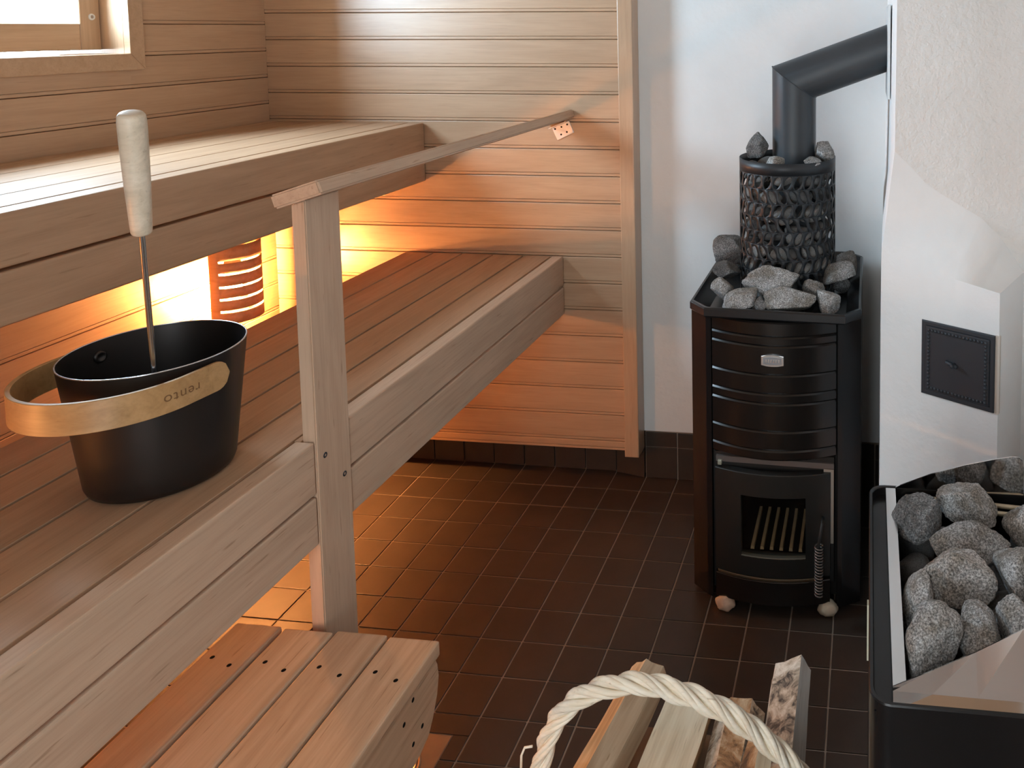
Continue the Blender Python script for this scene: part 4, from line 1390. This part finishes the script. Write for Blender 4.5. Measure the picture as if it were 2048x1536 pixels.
# ------------------------------------------------------------------ floor drain
dc = ((PLATE[0] + PLATE[1]) / 2, (PLATE[2] + PLATE[3]) / 2)
fd = thing('floor_drain', 'round perforated floor drain in a square tan plate beside step stool', 'drain', (dc[0], dc[1], floor_z(*dc)), (FLOOR_RX, FLOOR_RY, 0))
hs_ = (PLATE[1] - PLATE[0]) / 2
obj('plate', box_mesh('drain_plate', -hs_ + .001, hs_ - .001, -hs_ + .001, hs_ - .001, -.0022, -.0012), TAN_PLATE, fd)
obj('grille', lathe_mesh('drain_grille', [(0, .0), (.050, .0), (.0515, .0008), (.0515, -.0012)], 48), COPPER, fd)
obj('ring', lathe_mesh('drain_ring', [(.0545, -.0012), (.0548, .0016), (.0585, .0020), (.0600, -.0012)], 48), COPPER, fd)
for i in range(10):
    a = 2 * math.pi * i / 10 + .2
    obj('drain_hole', lathe_mesh('drain_hole', [(0, .0003), (.0042, .0003), (.0048, .0)], 12), DARK, fd, (.036 * math.cos(a), .036 * math.sin(a), .0))
for i in range(5):
    a = 2 * math.pi * i / 5
    obj('drain_hole', lathe_mesh('drain_hole', [(0, .0003), (.0042, .0003), (.0048, .0)], 12), DARK, fd, (.016 * math.cos(a), .016 * math.sin(a), .0))

# ------------------------------------------------------------------ log basket
KX, KY = 1.120, -1.385
kz = floor_z(KX, KY)
lbk = thing('log_basket', 'wicker log basket with a twisted pale willow handle', 'basket', (KX, KY, kz))


def G(o): return place(o, lbk)


bm = bmesh.new()
NSK = 44


def bpt(a, z):
    f = 0.78 + 0.22 * min(1, (z - kz) / 0.26)
    return Vector((KX + .205 * f * math.cos(a), KY + .165 * f * math.sin(a), z))


for row in range(17):
    z = kz + .012 + row * .0150
    pts = []
    for k in range(NSK * 2 + 1):
        a = 2 * math.pi * k / (NSK * 2)
        p = bpt(a, z)
        w = .0035 * (1 if (k // 2 + row) % 2 else -1)
        pts.append(p + Vector((math.cos(a), math.sin(a), 0)) * w)
    add_tube(bm, pts, .0058, 6, False)
G(obj('woven_side', bm_mesh('woven_side', bm, True), WICKER))
bm = bmesh.new()
for k in range(NSK // 2):
    a = 2 * math.pi * (k + .5) / (NSK // 2)
    add_tube(bm, [bpt(a, kz + .002), bpt(a, kz + .14), bpt(a, kz + .268)], .004, 6)
G(obj('stakes', bm_mesh('stakes', bm, True), WICKER))
G(obj('bottom', prism_mesh('basket_bottom', [tuple(bpt(2 * math.pi * k / 32, kz + .01))[:2] for k in range(32)], 2, kz + .001, kz + .010), WICKER))
for strand in range(2):
    pts = []
    for k in range(241):
        a = 2 * math.pi * k / 240
        p = bpt(a, kz + .270)
        tw = a * 26 + strand * math.pi
        pts.append(p + Vector((math.cos(a), math.sin(a), 0)) * (.006 * math.cos(tw)) + Vector((0, 0, .006 * math.sin(tw))))
    G(obj('rim_strand', tube_mesh('rim_strand', pts, .0068, 7), WICKER))
# twisted arch handle, three strands, each of a bundle of rods
hpts = [(0.925, .235), (0.926, .30), (0.931, .360), (0.950, .423), (0.986, .468), (1.037, .4935), (1.088, .5015), (1.156, .488), (1.210, .464), (1.257, .430), (1.294, .392), (1.314, .345), (1.322, .29), (1.324, .235)]


def catmull(P_, m_):
    out_ = []
    for i in range(len(P_) - 1):
        p0 = P_[max(i - 1, 0)]; p1 = P_[i]; p2 = P_[i + 1]; p3 = P_[min(i + 2, len(P_) - 1)]
        for j in range(m_):
            t = j / m_
            out_.append(0.5 * ((2 * p1) + (p2 - p0) * t + (2 * p0 - 5 * p1 + 4 * p2 - p3) * t * t + (3 * p1 - p0 - 3 * p2 + p3) * t ** 3))
    out_.append(P_[-1])
    return out_


cl = catmull([Vector((x, -1.368 - .02 * (x - 1.12), z)) for x, z in hpts], 22)
acc = [0]
for a, b in zip(cl, cl[1:]): acc.append(acc[-1] + (b - a).length)
hnd = G(bpy.data.objects.new('handle', None)); link(hnd)
tag(hnd, 'thick twisted handle of peeled willow rods')
for strand in range(3):
    for rod in range(4):
        pts, rads = [], []
        for i, p in enumerate(cl):
            t = (cl[min(i + 1, len(cl) - 1)] - cl[max(i - 1, 0)]).normalized()
            s_ = Vector((0, 1, 0)); u_ = t.cross(s_).normalized()
            tw = acc[i] / 0.135 * 2 * math.pi + strand * 2 * math.pi / 3
            ctrp = p + s_ * (.0072 * math.cos(tw)) + u_ * (.0072 * math.sin(tw))
            ra_ = tw + math.pi * 0.5 + rod * math.pi / 2 + .4
            pts.append(ctrp + s_ * (.0037 * math.cos(ra_)) + u_ * (.0037 * math.sin(ra_)))
            rads.append(.0041 + .0004 * math.sin(rod * 2 + strand + acc[i] * 30))
        place(obj('handle_rod', tube_mesh('handle_rod', pts, rads, 7), WICKER), hnd)
# loose rod end bound to the left foot of the handle
place(obj('binding_loop', tube_mesh('binding_loop', [(.905, -1.372, .33), (.908, -1.372, .385), (.913, -1.372, .397), (.924, -1.372, .400)], .0017, 6), WICKER), hnd)


# ------------------------------------------------------------------ firewood
def log(name, label, p_near, p_far, section, mats, face_mats, seed, taper=0.0, twist=0.0):
    """section: list of 2-D points (u right, v up); face_mats gives a material index for each side face"""
    rg = random.Random(seed)
    pn, pf = Vector(p_near), Vector(p_far)
    d = pf - pn; Ln = d.length; d.normalize()
    s_ = d.cross(Vector((0, 0, 1))).normalized(); u_ = s_.cross(d).normalized()
    bm = bmesh.new()
    NL = 18
    sub = []
    fm = []
    ns = len(section)
    for i in range(ns):
        a = Vector(section[i]); b = Vector(section[(i + 1) % ns])
        for j in range(3):
            sub.append(a.lerp(b, j / 3)); fm.append(face_mats[i])
    rows = []
    for k in range(NL + 1):
        x = Ln * k / NL
        row = []
        for q in sub:
            ca = twist * k / NL
            y = q.x * math.cos(ca) - q.y * math.sin(ca); z = q.x * math.sin(ca) + q.y * math.cos(ca)
            sc = 1 - taper * k / NL
            nn = noise.noise(Vector((x * 14, q.x * 60 + seed, q.y * 60))) * .0022 + noise.noise(Vector((x * 3, q.x * 120 + seed, q.y * 120))) * .0018
            L_ = max(1e-6, q.length)
            ex = x + (noise.noise(Vector((q.x * 50, q.y * 50, seed + (k > 0) * 9))) * .006 if k in (0, NL) else 0)
            row.append(bm.verts.new((ex, -(y * sc) * (1 + nn / L_), z * sc * (1 + nn / L_))))
        rows.append(row)
    m_ = len(sub)
    for a, b in zip(rows, rows[1:]):
        for k in range(m_):
            f = bm.faces.new((a[k], a[(k + 1) % m_], b[(k + 1) % m_], b[k])); f.material_index = fm[k]
    f = bm.faces.new(rows[0]); f.material_index = len(mats) - 1
    f = bm.faces.new(list(reversed(rows[-1]))); f.material_index = len(mats) - 1
    me = bm_mesh(name, bm)
    for mt in mats: me.materials.append(mt)
    o = bpy.data.objects.new(name, me)
    mw = Matrix((d, -s_, u_)).transposed().to_4x4(); mw.translation = pn
    link(o)
    o.matrix_world = mw
    auto_smooth(o, 0.5)
    return tag(o, label, 'firewood', 'split logs in the basket')


log('firewood_log', 'tan split log with a dark grained side under the basket handle', (0.985, -1.515, .352), (1.040, -1.195, .370), [(-.040, -.020), (.006, -.030), (.036, -.012), (.026, .016), (-.006, .028), (-.036, .004)],
    [LOG_TAN, LOG_SIDE, LOG_TAN], [0, 1, 1, 1, 0, 0], 3, 0.15)
log('firewood_log', 'pale smooth split board in the middle of the basket', (1.098, -1.510, .378), (1.112, -1.215, .352), [(-.036, -.020), (.034, -.020), (.037, .010), (-.036, .012)],
    [LOG_PALE, LOG_TAN, LOG_PALE], [1, 1, 0, 0], 8, 0.0)
log('firewood_log', 'mottled bark-covered log between the pale board and the grey log', (1.192, -1.510, .362), (1.188, -1.225, .338), [(-.036, -.024), (.034, -.024), (.040, .006), (.018, .026), (-.016, .027), (-.037, .008)],
    [BARK_BIRCH, BARK_ORANGE, LOG_TAN], [1, 1, 0, 1, 0, 0], 13, 0.05)
log('firewood_log', 'grey birch wedge with flaking bark at the right basket rim', (1.262, -1.500, .348), (1.262, -1.170, .372), [(-.036, -.022), (.024, -.030), (.033, .004), (.016, .032), (-.030, .008)],
    [LOG_GREY, BARK_BIRCH, LOG_GREY], [1, 0, 0, 1, 1], 17, 0.1)
log('firewood_log', 'curly birch piece with an orange bark patch nearest the handle foot', (1.222, -1.520, .392), (1.232, -1.335, .398), [(-.026, -.012), (.026, -.012), (.030, .006), (.004, .020), (-.024, .010)],
    [BARK_ORANGE, LOG_PALE, LOG_TAN], [0, 0, 1, 0, 0], 23, 0.35)
log('firewood_log', 'brown log lying lowest in the left half of the basket', (1.02, -1.53, .285), (1.05, -1.23, .285), [(-.06, -.03), (.06, -.03), (.06, .028), (-.06, .022)], [LOG_SIDE, LOG_TAN], [0, 0, 0, 0], 29)
log('firewood_log', 'brown log lying lowest in the right half of the basket', (1.18, -1.53, .285), (1.19, -1.23, .285), [(-.06, -.03), (.07, -.03), (.07, .020), (-.06, .020)], [LOG_SIDE, LOG_TAN], [0, 0, 0, 0], 30)
for i, (x0, x1) in enumerate(((0.98, 1.08), (1.09, 1.19), (1.20, 1.29))):
    log('firewood_log', ('left', 'middle', 'right')[i] + ' filler log at the basket bottom', ((x0 + x1) / 2, -1.49, .125), ((x0 + x1) / 2, -1.27, .125), [(-.045, -.10), (.045, -.10), (.045, .115), (-.045, .115)], [LOG_SIDE, LOG_TAN], [0, 0, 0, 0], 33 + i)
# bark crumbs on the tiles
for i, (x, y, s_) in enumerate(((1.352, -0.985, .006), (1.362, -0.97, .004), (1.345, -0.962, .0035), (1.365, -1.0, .005))):
    rock_o = rock('bark_chip', 'tiny brown bark chip on the floor tiles beside the log basket', 'bark chips on the floor', 90 + i, (x, y, floor_z(x, y) + s_ * .45), (s_ * 1.4, s_, s_ * .4), (0, 0, i), BARK_ORANGE, 2)
    rock_o['category'] = 'chip'
